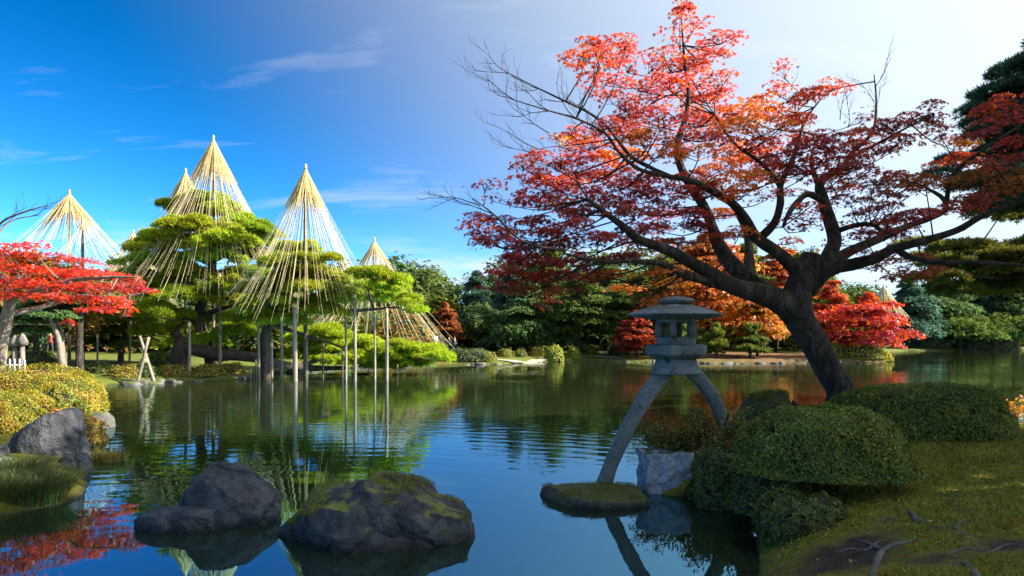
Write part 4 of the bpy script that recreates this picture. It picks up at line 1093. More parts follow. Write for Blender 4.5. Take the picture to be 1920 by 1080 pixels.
MP = [  # x, y, half width, half height, colour, density, depth offset (None = random)
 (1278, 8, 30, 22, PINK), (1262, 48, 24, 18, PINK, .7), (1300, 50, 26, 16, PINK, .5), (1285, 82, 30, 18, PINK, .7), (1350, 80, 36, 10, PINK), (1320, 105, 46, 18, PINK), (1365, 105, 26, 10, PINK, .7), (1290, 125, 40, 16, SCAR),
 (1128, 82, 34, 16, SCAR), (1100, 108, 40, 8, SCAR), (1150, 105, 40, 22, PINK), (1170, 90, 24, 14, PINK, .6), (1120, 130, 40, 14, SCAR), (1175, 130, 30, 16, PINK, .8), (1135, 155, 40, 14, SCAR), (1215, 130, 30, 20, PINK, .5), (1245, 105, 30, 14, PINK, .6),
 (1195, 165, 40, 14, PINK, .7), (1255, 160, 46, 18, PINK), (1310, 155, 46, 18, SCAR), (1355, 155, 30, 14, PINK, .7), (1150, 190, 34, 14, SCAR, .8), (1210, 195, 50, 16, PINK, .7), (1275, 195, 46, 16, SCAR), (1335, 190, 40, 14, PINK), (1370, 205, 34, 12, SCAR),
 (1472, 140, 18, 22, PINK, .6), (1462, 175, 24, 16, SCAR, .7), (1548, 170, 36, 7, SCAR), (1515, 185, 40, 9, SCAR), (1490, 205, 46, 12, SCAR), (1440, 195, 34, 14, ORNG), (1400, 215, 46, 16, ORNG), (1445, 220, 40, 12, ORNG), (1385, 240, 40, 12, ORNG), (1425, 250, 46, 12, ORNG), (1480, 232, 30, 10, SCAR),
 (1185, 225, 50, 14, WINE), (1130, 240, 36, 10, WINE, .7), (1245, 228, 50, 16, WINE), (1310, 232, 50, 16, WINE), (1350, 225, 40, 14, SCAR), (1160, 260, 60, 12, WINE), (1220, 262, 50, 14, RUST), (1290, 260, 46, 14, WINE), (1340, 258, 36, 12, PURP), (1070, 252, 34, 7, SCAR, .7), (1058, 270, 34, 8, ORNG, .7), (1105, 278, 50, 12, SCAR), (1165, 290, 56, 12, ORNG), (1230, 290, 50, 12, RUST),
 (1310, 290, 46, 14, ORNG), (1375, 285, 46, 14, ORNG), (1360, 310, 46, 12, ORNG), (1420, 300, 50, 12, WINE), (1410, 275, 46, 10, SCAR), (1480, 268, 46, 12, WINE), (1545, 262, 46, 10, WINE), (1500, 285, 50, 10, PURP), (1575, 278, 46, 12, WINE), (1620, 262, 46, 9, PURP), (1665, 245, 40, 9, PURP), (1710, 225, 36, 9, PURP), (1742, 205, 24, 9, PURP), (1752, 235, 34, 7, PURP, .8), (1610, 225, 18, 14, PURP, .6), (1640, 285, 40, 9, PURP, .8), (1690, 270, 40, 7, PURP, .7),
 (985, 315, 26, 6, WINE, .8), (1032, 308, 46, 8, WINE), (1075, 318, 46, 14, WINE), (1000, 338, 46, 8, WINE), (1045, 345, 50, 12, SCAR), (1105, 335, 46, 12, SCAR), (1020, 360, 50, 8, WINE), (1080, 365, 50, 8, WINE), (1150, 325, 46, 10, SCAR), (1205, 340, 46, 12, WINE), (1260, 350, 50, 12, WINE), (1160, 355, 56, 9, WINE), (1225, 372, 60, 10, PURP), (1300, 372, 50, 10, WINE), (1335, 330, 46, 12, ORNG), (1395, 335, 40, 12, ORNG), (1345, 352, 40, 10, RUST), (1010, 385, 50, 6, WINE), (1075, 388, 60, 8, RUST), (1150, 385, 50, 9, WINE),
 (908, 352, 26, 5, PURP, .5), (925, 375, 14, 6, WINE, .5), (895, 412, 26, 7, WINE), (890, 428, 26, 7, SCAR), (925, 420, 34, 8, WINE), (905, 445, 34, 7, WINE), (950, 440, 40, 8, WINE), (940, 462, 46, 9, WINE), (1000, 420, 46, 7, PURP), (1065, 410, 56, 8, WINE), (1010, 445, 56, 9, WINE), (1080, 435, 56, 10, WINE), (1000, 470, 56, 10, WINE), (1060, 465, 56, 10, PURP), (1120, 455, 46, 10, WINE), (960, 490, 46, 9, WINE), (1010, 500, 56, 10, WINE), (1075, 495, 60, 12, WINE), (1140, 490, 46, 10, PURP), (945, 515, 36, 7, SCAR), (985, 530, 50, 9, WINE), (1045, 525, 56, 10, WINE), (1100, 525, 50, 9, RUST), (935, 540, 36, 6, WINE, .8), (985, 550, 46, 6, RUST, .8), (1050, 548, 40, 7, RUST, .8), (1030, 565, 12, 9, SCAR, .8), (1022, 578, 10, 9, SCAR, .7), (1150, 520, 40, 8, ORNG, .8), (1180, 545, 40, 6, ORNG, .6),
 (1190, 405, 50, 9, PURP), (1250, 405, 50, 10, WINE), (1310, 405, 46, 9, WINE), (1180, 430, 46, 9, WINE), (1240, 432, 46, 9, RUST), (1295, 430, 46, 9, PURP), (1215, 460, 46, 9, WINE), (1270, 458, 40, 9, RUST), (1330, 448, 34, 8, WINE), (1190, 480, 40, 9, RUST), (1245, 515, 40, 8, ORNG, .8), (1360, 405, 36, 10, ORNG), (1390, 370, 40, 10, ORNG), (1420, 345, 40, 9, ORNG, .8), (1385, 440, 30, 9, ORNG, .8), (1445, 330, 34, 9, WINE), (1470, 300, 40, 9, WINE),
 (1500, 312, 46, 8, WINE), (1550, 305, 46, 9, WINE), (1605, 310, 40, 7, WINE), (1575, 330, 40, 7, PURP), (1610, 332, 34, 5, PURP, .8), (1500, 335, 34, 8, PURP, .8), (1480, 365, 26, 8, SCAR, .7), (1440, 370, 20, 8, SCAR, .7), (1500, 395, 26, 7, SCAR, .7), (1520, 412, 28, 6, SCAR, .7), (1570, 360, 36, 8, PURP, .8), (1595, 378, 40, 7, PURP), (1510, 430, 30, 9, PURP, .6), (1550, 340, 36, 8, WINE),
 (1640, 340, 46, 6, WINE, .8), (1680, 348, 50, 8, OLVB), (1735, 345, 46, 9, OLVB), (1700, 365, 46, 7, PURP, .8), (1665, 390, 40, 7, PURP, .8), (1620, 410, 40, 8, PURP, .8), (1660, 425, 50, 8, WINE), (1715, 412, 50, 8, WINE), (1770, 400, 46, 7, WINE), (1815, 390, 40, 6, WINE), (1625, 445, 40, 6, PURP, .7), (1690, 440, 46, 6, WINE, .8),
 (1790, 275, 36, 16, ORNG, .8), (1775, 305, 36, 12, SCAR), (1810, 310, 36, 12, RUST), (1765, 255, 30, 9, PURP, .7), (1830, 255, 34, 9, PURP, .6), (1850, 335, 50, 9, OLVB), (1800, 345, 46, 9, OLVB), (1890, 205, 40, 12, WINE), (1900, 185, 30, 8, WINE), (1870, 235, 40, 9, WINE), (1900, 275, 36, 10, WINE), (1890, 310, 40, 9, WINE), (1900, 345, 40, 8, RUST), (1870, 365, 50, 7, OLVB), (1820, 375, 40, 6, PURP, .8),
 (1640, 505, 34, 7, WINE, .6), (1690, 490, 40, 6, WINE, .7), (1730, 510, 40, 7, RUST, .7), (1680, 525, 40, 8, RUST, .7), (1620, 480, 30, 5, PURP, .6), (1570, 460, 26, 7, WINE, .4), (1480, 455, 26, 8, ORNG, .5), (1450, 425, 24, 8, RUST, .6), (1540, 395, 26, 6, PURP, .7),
]
rgm = np.random.default_rng(9)
pads = []; ptint = {}
for r in MP:
    x, y, hw, hh, cc = r[:5]; dn = r[5] if len(r) > 5 else 1.0
    left = np.clip((1250 - x) / 400, 0, 1)
    off = rgm.uniform(-2.2, 2.2) * (1 - .35 * left) - 1.0 * left
    dd = dM + off
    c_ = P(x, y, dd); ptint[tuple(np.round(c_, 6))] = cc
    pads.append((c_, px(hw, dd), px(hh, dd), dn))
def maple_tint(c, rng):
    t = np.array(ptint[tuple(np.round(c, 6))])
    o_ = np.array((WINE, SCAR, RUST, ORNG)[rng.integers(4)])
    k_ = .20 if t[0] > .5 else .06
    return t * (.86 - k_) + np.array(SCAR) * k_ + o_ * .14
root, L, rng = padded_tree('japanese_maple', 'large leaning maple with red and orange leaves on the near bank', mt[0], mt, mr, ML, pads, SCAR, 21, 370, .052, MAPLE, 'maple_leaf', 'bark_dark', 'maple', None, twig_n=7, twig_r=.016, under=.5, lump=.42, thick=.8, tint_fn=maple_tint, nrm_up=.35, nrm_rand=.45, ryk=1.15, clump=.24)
# bare twigs at the upper left and the thin shoots against the bright sky
def bare_twigs(root, starts, rng, name='bare_twigs'):
    mb = MB()
    def grow(p, dr, L, r, lv):
        n = 4; pts = [p]; dcur = dr
        for k in range(n):
            dcur = dcur + rng.normal(size=3) * .16 + np.array([0, 0, .03]); dcur /= np.linalg.norm(dcur)
            pts.append(pts[-1] + dcur * L / n)
        mb.add(*tube(pts, np.linspace(r, r * .35, n + 1), 4, .3))
        if lv > 0:
            for k in range(1, n + 1):
                if rng.random() < .85:
                    s = rng.choice([-1, 1]); ax_ = np.array([s * rng.uniform(.3, .9), rng.normal() * .5, rng.uniform(-.1, .8)])
                    q = dcur * .8 + ax_ * .6; q /= np.linalg.norm(q)
                    grow(pts[k], q, L * rng.uniform(.4, .65), r * .55, lv - 1)
    for p, dr, L_, r, lv in starts: grow(np.asarray(p), np.asarray(dr) / np.linalg.norm(dr), L_, r, lv)
    mb.build(name, M['twig'], root, True)['kind'] = 'stuff'
st = []
for ln in (ML[4][0], ML[5][0]):
    for i in range(-5, 0):
        for s in range(1 + (i > -3)):
            st.append((ln[i], (-.8, rng.normal() * .4, rng.uniform(-.2, .6)), .62, .008, 2))
for (x, y, o_) in ((1639, 190, 1.3), (1640, 165, 1.35), (1643, 215, 1.25), (1590, 240, 1.0), (1575, 225, 1.0)):
    st.append((P(x, y, dM + o_), (rng.normal() * .3, rng.normal() * .3, 1), .6, .009, 2))
for (x, y, o_) in ((1010, 280, -1.6), (1030, 250, -1.6), (1020, 300, -1.6), (926, 402, -2.7), (900, 385, -2.7), (1080, 285, -1.5)):
    st.append((P(x, y, dM + o_), (-1, rng.normal() * .3, .35), .7, .009, 2))
bare_twigs(root, st, rng)

# ------------------------------------------------------------------ scarlet maple on the left bank
dR = 21.0
rr = np.random.default_rng(33)
R_rows = [(20, 478, 55, 12, None, .8), (85, 482, 50, 10, None, .6), (150, 490, 46, 10, None, .6), (45, 505, 55, 12), (110, 512, 55, 12), (175, 512, 46, 12), (225, 520, 40, 10), (20, 530, 46, 12), (75, 535, 50, 13), (135, 538, 46, 14), (195, 540, 46, 13), (245, 540, 34, 10), (275, 545, 22, 5, None, .6),
          (30, 556, 40, 9), (95, 556, 36, 9), (160, 562, 40, 12), (210, 562, 36, 11), (185, 580, 34, 8), (230, 575, 20, 9, None, .7), (240, 590, 9, 8, None, .6), (128, 604, 13, 6, None, 1.2), (60, 460, 40, 8, None, .5), (-30, 520, 50, 16), (-40, 490, 50, 14), (-60, 550, 60, 14), (-80, 470, 60, 14), (25, 462, 34, 8, None, .5)]
tr = [P(-14, 705, dR), P(0, 650, dR), P(12, 600, dR), P(18, 560, dR), P(8, 520, dR + .2)]
tr[0][2] = gz(tr[0][0], dR) - .15
limbs = [([P(16, 566, dR), P(70, 545, dR - .3), P(140, 525, dR - .6), P(210, 520, dR - .8), P(260, 520, dR - .9)], [.11, .09, .07, .045, .02]), ([P(14, 590, dR), P(80, 575, dR + .5), P(150, 555, dR + .9), P(215, 560, dR + 1.1), P(285, 545, dR + 1.2)], [.1, .08, .06, .04, .015]),
         ([P(12, 530, dR), P(-30, 480, dR), P(-60, 440, dR)], [.1, .07, .04]), ([P(12, 540, dR), P(60, 500, dR + .3), P(110, 480, dR + .5)], [.08, .06, .03]),
         ([P(-30, 480, dR), P(0, 420, dR - .3), P(50, 396, dR - .5), P(95, 384, dR - .6)], [.05, .035, .025, .01]), ([P(-20, 460, dR), P(20, 415, dR + .3), P(80, 402, dR + .4)], [.04, .025, .01])]
root, L, _r = padded_tree('scarlet_maple', 'bright scarlet maple with a pale trunk at the left edge', tr[0], tr, [.26, .2, .17, .15, .1], limbs, pads_at(R_rows, dR, 1.6, rr), CRIM, 22, 190, .075, MAPLE, 'maple_leaf', 'bark_pale', 'maple', None, twig_n=5, twig_r=.02, under=.5, lump=.4, thick=.8,
            tint_fn=lambda c, r: np.array((.62, .022, .014)) * r.uniform(.75, 1.2) + np.array((0, .02, 0)) * r.uniform(0, 1), nrm_up=.3, nrm_rand=.4)
bare_twigs(root, [(P(x, y, dR), (1, .1, .25), .9, .012, 2) for x, y in ((10, 412), (40, 398), (60, 405), (0, 425))], np.random.default_rng(4))

# leaning grey trunk pair and dark trunk on the left lawn (their crowns merge with the maple and pines)
def lean_tree(label, x, d, pts, rads, mat, pads, tint, seed):
    tr_ = [P(a, b_, d) for a, b_ in pts]; tr_[0][2] = gz(tr_[0][0], d) - .15
    padded_tree('lawn_tree', label, tr_[0], tr_, rads, [], pads_at(pads, d, 1.2, np.random.default_rng(seed)), tint, seed, 150, .2, SPRAY, 'leaf', mat, 'tree', 'trees on the left lawn', twig_n=5)
lean_tree('dark straight trunked tree on the left lawn behind the scarlet maple', 150, 34, [(150, 690), (149, 640), (151, 580), (150, 530)], [.2, .16, .14, .06], 'bark_dark', [(150, 540, 60, 12), (190, 556, 46, 12), (110, 560, 46, 12), (150, 575, 50, 9)], DEEP, 41)
lean_tree('grey tree leaning left on the left lawn', 116, 33, [(117, 690), (112, 650), (100, 610), (72, 560)], [.17, .14, .1, .05], 'bark_pale', [(70, 575, 50, 12), (100, 590, 40, 10), (50, 600, 40, 10)], DEEP, 42)
lean_tree('slender pale tree leaning right on the left lawn', 122, 35, [(123, 690), (118, 655), (112, 615), (90, 575)], [.12, .1, .08, .04], 'bark_pale', [(90, 580, 46, 10), (60, 618, 30, 9)], DEEP, 43)

# ------------------------------------------------------------------ pines at the right edge and the trees whose shade covers the near bank
dP = 16.5
rp = np.random.default_rng(44)
N_rows = [(1965, 70, 34, 16), (1972, 105, 46, 16), (1985, 150, 50, 16), (2030, 200, 60, 18), (2040, 290, 70, 18), (1890, 135, 34, 13), (1915, 160, 46, 14), (1868, 172, 40, 13), (1850, 200, 46, 13), (1905, 205, 60, 16), (1835, 228, 34, 10, None, .8), (1880, 245, 60, 16), (1930, 260, 60, 18), (1870, 285, 60, 14), (1925, 310, 66, 16), (1865, 330, 66, 14), (1820, 345, 40, 10, None, .7), (1905, 360, 66, 14), (1870, 385, 60, 11, None, .8), (1930, 120, 46, 16), (1960, 200, 60, 18), (1980, 280, 80, 20), (1990, 360, 80, 20), (1780, 300, 30, 10, None, .6), (1760, 325, 30, 8, None, .6)]
tr = [P(2030, 790, dP), P(2020, 600, dP), P(2000, 400, dP), P(1985, 250, dP), P(1975, 120, dP), P(1965, 60, dP)]
tr[0][2] = gz(tr[0][0], dP) - .2
limbs = [([P(2000, 400, dP), P(1930, 370, dP - .4), P(1850, 350, dP - .8)], [.12, .08, .03]), ([P(1988, 270, dP), P(1930, 260, dP + .4), P(1850, 235, dP + .6)], [.11, .07, .03]), ([P(1980, 180, dP), P(1930, 165, dP), P(1880, 150, dP)], [.08, .05, .02])]
padded_tree('black_pine', 'dark pine with bristling needle tufts at the upper right edge', tr[0], tr, [.34, .3, .26, .2, .12, .05], limbs, pads_at(N_rows, dP, 1.6, rp), DEEP, 51, 300, .16, TUFT, 'needle', 'bark_dark', 'pine', None, tint_fn=lambda c, r: np.array((.055, .105, .066)) * r.uniform(.8, 1.25), twig_r=.03, under=.4)
dP2 = 24.0
O_rows = [(1800, 462, 60, 9, None, .8), (1860, 470, 70, 11), (1920, 478, 70, 12), (1770, 492, 50, 8, None, .7), (1830, 500, 70, 10), (1900, 508, 70, 11), (1760, 520, 50, 8, None, .7), (1850, 530, 70, 10), (1910, 540, 60, 11), (1790, 545, 46, 8, None, .6), (1880, 395, 50, 8), (1930, 400, 50, 9), (1960, 450, 60, 16), (1980, 520, 70, 16), (1720, 455, 40, 7, None, .6), (1740, 480, 40, 7, None, .6)]
tr = [P(2040, 760, dP2), P(2035, 620, dP2), P(2020, 500, dP2), P(2010, 380, dP2), P(2005, 280, dP2)]
tr[0][2] = gz(tr[0][0], dP2) - .2
limbs = [([P(2025, 520, dP2), P(1930, 520, dP2 - .4), P(1830, 515, dP2 - .8), P(1740, 490, dP2 - 1)], [.16, .12, .07, .03]), ([P(2015, 440, dP2), P(1920, 470, dP2 + .4), P(1820, 472, dP2 + .8)], [.13, .09, .04])]
padded_tree('black_pine', 'olive pine boughs hanging over the water below the right hand sky', tr[0], tr, [.34, .3, .24, .18, .06], limbs, pads_at(O_rows, dP2, 1.8, rp), OLIVE, 52, 230, .19, TUFT, 'needle', 'bark_dark', 'pine', None, tint_fn=lambda c, r: np.array((.11, .11, .022)) * r.uniform(.8, 1.25), twig_r=.035, under=.5)
SHADE = [(15.5, 10.5, 12.5, 8), (18, 15.5, 11.5, 8), (14, 6, 13, 8), (13, .5, 10.5, 7.5), (20.5, 11, 16.5, 9), (19.5, 3.5, 13, 9), (24, 18.5, 12, 8)]
for k, (x, y, H, W) in enumerate(SHADE):
    lobed_tree('bank_tree', ['evergreen out of view on the near bank, level with the shrubs', 'evergreen out of view behind the dark pine', 'evergreen out of view beside the exposed roots', 'evergreen out of view beside the photographer', 'tall evergreen out of view, second row from the shrubs', 'tall evergreen out of view, second row from the photographer', 'evergreen out of view down the right shore'][k],
               (x, y, gz(x, y) - .05), H, W, DEEP, 500 + k, 'shade trees on the near bank', n=4600 if k in (0, 2) else 2900, size=.30, crown_z=.56, crown_h=.42, lobes=26)

# ------------------------------------------------------------------ the two-legged stone lantern
dL = 10.0
LX = (1268 - 960) / FPX * dL
def lz(y): return CAM_H + (HZ - y) / FPX * dL
foot_l = P(1133, 905, dL - .1); foot_r = P(1372, 838, dL + .35)
root = thing('stone_lantern', 'grey stone lantern on two long curved legs at the water edge', 'lantern', (foot_l[0], foot_l[1], foot_l[2] - .05))
rot = rad(-112)
def hexpart(name, prof, parent, r_=rot, sides=6, bev=True):
    V, F = loft(LX, dL, prof, sides, r_)
    o = mk(name, V, F, M['granite'], parent)
    if bev:
        bm_ = o.modifiers.new('bevel', 'BEVEL'); bm_.width = .012; bm_.segments = 2; bm_.limit_method = 'ANGLE'; bm_.angle_limit = rad(25)
    return o
roof = hexpart('roof', [(.02, lz(598)), (.30, lz(599)), (.56, lz(597)), (.725, lz(592)), (.738, lz(590.5)), (.728, lz(588.5)), (.58, lz(582)), (.42, lz(576)), (.31, lz(573)), (.22, lz(570.8)), (.02, lz(570))], root)
cap = mk('cap', *loft(LX, dL, [(.02, lz(571)), (.19, lz(571)), (.25, lz(567)), (.265, lz(564)), (.235, lz(560)), (.16, lz(557.5)), (.09, lz(556)), (.02, lz(555))], 18), M['granite'], roof, None, True)
# fire box: six posts, low panels, top ring, openings between
fb = hexpart('fire_box', [(.02, lz(648)), (.305, lz(648)), (.305, lz(632)), (.265, lz(632)), (.02, lz(632))], root)
tp_ = hexpart('fire_box_lintel', [(.02, lz(606)), (.28, lz(606)), (.30, lz(602)), (.30, lz(597)), (.02, lz(597))], root)
for k in range(6):
    a = rot + k * math.pi / 3
    mk('post', *box(LX + .265 * math.cos(a), dL + .265 * math.sin(a), (lz(634) + lz(604)) / 2, .085, .085, lz(604) - lz(634), a), M['granite'], root)
    # thin mullion in each opening
    a2 = a + math.pi / 6
    if k in (1, 4): mk('screen', *box(LX + .25 * math.cos(a2), dL + .25 * math.sin(a2), (lz(632) + lz(606)) / 2, .03, .30, lz(606) - lz(632), a2), M['granite'], root)
hexpart('platform', [(.02, lz(674)), (.32, lz(674)), (.40, lz(669)), (.465, lz(665)), (.475, lz(660)), (.475, lz(650)), (.455, lz(647)), (.36, lz(645)), (.02, lz(645))], root)
hexpart('neck', [(.02, lz(702)), (.395, lz(701)), (.40, lz(696)), (.36, lz(686)), (.325, lz(673)), (.02, lz(672))], root, rot + .1, 6)
def stone_leg(rows, d0, d1):
    n = len(rows)
    pts = [P(x, y, d0 + (d1 - d0) * i / (n - 1)) for i, (x, y, w) in enumerate(rows)]
    rads = [px(w, dL) * .70 for x, y, w in rows]
    c, r = smooth_line(pts, rads, .06)
    d = np.gradient(c, axis=0); d /= np.linalg.norm(d, axis=1)[:, None]
    v = np.array([0, 1.0, 0]) + np.zeros_like(d); u = np.cross(d, v); u /= np.linalg.norm(u, axis=1)[:, None]; v = np.cross(u, d)
    a = np.linspace(0, 6.2832, 16, endpoint=False)
    ca = np.sign(np.cos(a)) * np.abs(np.cos(a)) ** .5; sa = np.sign(np.sin(a)) * np.abs(np.sin(a)) ** .5
    c = np.concatenate([c[:1], c, c[-1:]]); r = np.concatenate([[.005], r, [.005]]); u = np.concatenate([u[:1], u, u[-1:]]); v = np.concatenate([v[:1], v, v[-1:]])
    R = r[:, None] * (ca[None, :, None] * u[:, None, :] * 1.0).transpose(2, 0, 1) + r[:, None] * .85 * (sa[None, :, None] * v[:, None, :]).transpose(2, 0, 1)
    V = (c[:, None, :] + R.transpose(1, 2, 0)).reshape(-1, 3)
    V = V + (fbm(V * 6, 3, 3) * .012)[:, None] * np.array([1, .5, .3])
    n = len(c); i = np.arange(n - 1)[:, None] * 16; j = np.arange(16)[None, :]; k = (j + 1) % 16
    return V, np.stack([i + j, i + k, i + 16 + k, i + 16 + j], -1).reshape(-1, 4)
mk('leg', *stone_leg([(1256, 688, 20), (1238, 708, 21), (1212, 742, 20.5), (1186, 786, 19.5), (1163, 832, 18.5), (1146, 870, 18.5), (1132, 908, 20)], dL, dL - .1), M['granite'], root, None, True)
mk('leg', *stone_leg([(1287, 688, 19), (1305, 704, 19), (1328, 732, 18), (1346, 764, 17), (1358, 795, 17), (1366, 825, 17), (1372, 855, 18)], dL, dL + .35), M['granite'], root, None, True)

# ------------------------------------------------------------------ stones
rock('boulder', 'broad dark boulder with moss patches in the front water', P(718, 1000, 7.75) * np.array([1, 1, 0]), 1.44, .84, .61, 61, M['rock'], prof=[(-1, .10), (-.85, .30), (-.62, .62), (-.42, .85), (-.2, .80), (-.1, 1.0), (.1, 1.0), (.28, .86), (.4, .62), (.62, .5), (.85, .28), (1, .1)], expo=.55, cuts=22, rough=.15, moss_n=9000, moss_t=.50)
rock('boulder', 'smooth dark boulder with a low shelf left of the mossy boulder', P(425, 970, 8.35) * np.array([1, 1, 0]), .62, .52, .66, 62, M['rock_plain'], prof=[(-1, .5), (-.75, .75), (-.45, 1.0), (0, 1.02), (.5, .9), (.85, .75), (1, .5)], expo=.5, cuts=14, rough=.12)
rock('boulder', 'low flat dark rock lapping against the smooth boulder', P(345, 990, 8.05) * np.array([1, 1, 0]), .55, .36, .24, 63, M['rock_plain'], prof=[(-1, .5), (-.7, .75), (-.2, .9), (.3, 1.0), (.8, 1.0), (1, .5)], expo=.4, cuts=8)
rock('flat_rock', 'low flat rock under the lantern front foot', (1.18, 9.35, 0), .92, .55, .155, 64, M['rock_moss'], prof=[(-1, .6), (-.8, .95), (-.3, 1.0), (.1, .95), (.6, .8), (1, .4)], expo=.3, cuts=10, rough=.14, moss_n=4000, moss_t=.42)
V, F = box(0, 0, 0, 1, 1, 1)
def block(name, label, c, size, rz, mat, seed, cat):
    S, Fs = ICO[5]
    q = S / np.max(np.abs(S), axis=1)[:, None] * .5
    q = np.sign(q) * np.minimum(np.abs(q), .5) * (.93 + .07 * (np.linalg.norm(S * 0 + q, axis=1)[:, None] * 1.2))
    V = q * np.array(size); V = V + (fbm(V * 3.2 + seed, seed, 4) * .10)[:, None] * S + (fbm(V * 11 + seed, seed + 2, 3) * .02)[:, None] * S
    ca, sa = math.cos(rz), math.sin(rz)
    V = np.stack([V[:, 0] * ca - V[:, 1] * sa, V[:, 0] * sa + V[:, 1] * ca, V[:, 2] + size[2] / 2], 1) + np.asarray(c)
    tag(mk(name, V, Fs, mat, None, None, True, origin=c), label, cat)
block('stone_block', 'pale blue grey lichen speckled stone block beside the lantern foot', (2.22, 9.95, -.22), (.72, .55, .80), .12, M['lichen_stone'], 4, 'rock')
rock('standing_stone', 'upright mossy stone behind the clipped shrubs', (4.42, 12.1, .1), .52, .42, 1.45, 7, M['mossy_dark'], prof=[(-1, .75), (-.8, .95), (-.3, .93), (.1, .90), (.4, 1.0), (.7, .96), (1, .6)], expo=.35, cuts=12, rough=.12, moss_n=5000, moss_t=.30)
rock('stone', 'small round mossy stone beside the upright mossy stone', (5.15, 12.4, .3), .30, .28, .80, 71, M['mossy_dark'], level=4)
rock('boulder', 'dark blue pointed boulder on the left bank below the golden shrubs', (-8.15, 11.9, 0), .74, .62, 1.02, 65, M['rock_plain'], prof=[(-1, .2), (-.6, .62), (-.1, .85), (.3, 1.0), (.55, 1.0), (.75, .6), (1, .2)], expo=.5)
rock('stone', 'small grey stone at the left edge below the pointed boulder', (-8.35, 10.9, .12), .36, .3, .38, 66, M['rock_plain'], level=4)
rock('stone', 'bleached little stone at the left edge behind the grass', (-7.9, 10.45, .1), .26, .22, .30, 67, M['lichen_stone'], level=4)
rock('stone', 'slim dark stone dipping into the water right of the pointed boulder', (-7.22, 11.3, -.05), .30, .26, .36, 68, M['rock_plain'], level=4)
rock('stone', 'warm tan stone at the tip of the left bank', (-10.35, 17.1, -.05), .42, .4, .42, 69, M['shore_rock'], level=4)

# stones set along the far waterlines
proto = []
for s in range(5):
    V, F = rock_shape((0, 0, 0), .42, .34, .34, 80 + s, level=3, cuts=8)
    me = mesh_data('shore_stone', V, F, None, True); me.materials.append(M['shore_rock']); proto.append(me)
rs = np.random.default_rng(3)
segs = [((-18.9, 31.5), (-16.5, 35.0), 9), ((-14.7, 36.2), (-15.3, 41), 6), ((-15.2, 42), (-12.5, 50), 9), ((-12.3, 50.3), (-6.5, 57.8), 9), ((-4, 57.4), (-1.3, 57.9), 5), ((10.4, 63.8), (18, 60), 10), ((18.5, 60), (31, 62), 14), ((31, 62), (36, 66), 7), ((-16, 35.5), (-19.2, 33.3), 5)]
SEG_LAB = ['small stone at the waterline of the left inlet near the crossed trestle', 'small stone at the waterline below the domed pine', 'small stone at the waterline behind the prop poles', 'small stone at the waterline below the low creeping pine pads', 'small stone at the waterline below the wide dark shrub', 'small stone at the waterline just behind the lantern neck', 'small stone at the waterline of the leaf strewn lawn between lantern and trunk', 'small stone at the waterline below the scarlet maple on the point', 'small stone at the waterline below the golden mounds by the trestle']
for si, (p0, p1, n) in enumerate(segs):
    for k in range(n):
        t = (k + rs.uniform(.1, .9)) / n
        x = p0[0] * (1 - t) + p1[0] * t + rs.normal() * .15; y = p0[1] * (1 - t) + p1[1] * t + rs.normal() * .15
        o = bpy.data.objects.new('shore_stone', proto[rs.integers(5)]); col.objects.link(o)
        o.location = (x, y, -.08); o.rotation_euler = (0, 0, rs.uniform(0, 6.28)); o.scale = [rs.uniform(.6, 1.5), rs.uniform(.6, 1.3), rs.uniform(.35, .95)]
        tag(o, SEG_LAB[si], 'stone', 'stones edging the far shores')

# ------------------------------------------------------------------ shrubs
AZ = (.095, .14, .022); AZ2 = (.15, .175, .022)
clipped_shrub('azalea_shrub', 'clipped dark green azalea dome nearest the lantern, hollow underneath', (3.56, 7.85, .68), .99, .73, .74, AZ, 201, 46000, .019, flat=.62, lump=.10, tint2=AZ2, foot=.45, hollow=1.0)
clipped_shrub('azalea_shrub', 'wide clipped azalea dome at the foot of the leaning maple', (6.75, 11.3, .62), 1.52, 1.0, .86, AZ, 202, 46000, .024, flat=.55, lump=.08, tint2=(.16, .18, .02))
clipped_shrub('azalea_shrub', 'low rounded shrub at the water edge below the hollow azalea', (3.0, 7.0, .16), .46, .45, .44, (.085, .11, .022), 203, 17000, .018, flat=.5, lump=.16)
clipped_shrub('azalea_shrub', 'shaggy lower shrub under the lantern side of the hollow azalea dome', (3.02, 7.95, .22), .42, .45, .80, (.085, .11, .022), 209, 15000, .019, flat=.5, lump=.2, tint2=(.12, .13, .02))
clipped_shrub('azalea_shrub', 'small shrub hugging the bank behind the stone block', (2.80, 9.15, .02), .40, .5, .70, (.085, .105, .022), 204, 15000, .022, flat=.5, lump=.2)
clipped_shrub('azalea_shrub', 'golden green clipped shrub on the left bank, the larger and farther one', (-13.1, 18.4, .18), 2.15, 1.5, 1.28, (.17, .175, .010), 205, 56000, .027, flat=.5, lump=.09, tint2=(.27, .19, .008))
clipped_shrub('azalea_shrub', 'golden green clipped shrub on the left bank, the nearer one', (-10.35, 14.0, .18), 1.05, .9, .95, (.17, .175, .010), 206, 44000, .021, flat=.5, lump=.1, tint2=(.27, .19, .008))
clipped_shrub('ground_cover', 'copper orange low bush between the golden shrubs and the water', (-9.35, 14.3, .02), .55, .75, .60, (.34, .15, .03), 207, 9000, .03, flat=.6, lump=.3, tint2=(.18, .17, .02))
clipped_shrub('ground_cover', 'yellow green low bush at the right end of the golden shrub', (-11.55, 17.2, .05), .62, .6, .85, (.13, .17, .015), 208, 8000, .035, flat=.6, lump=.3, tint2=(.28, .22, .015))

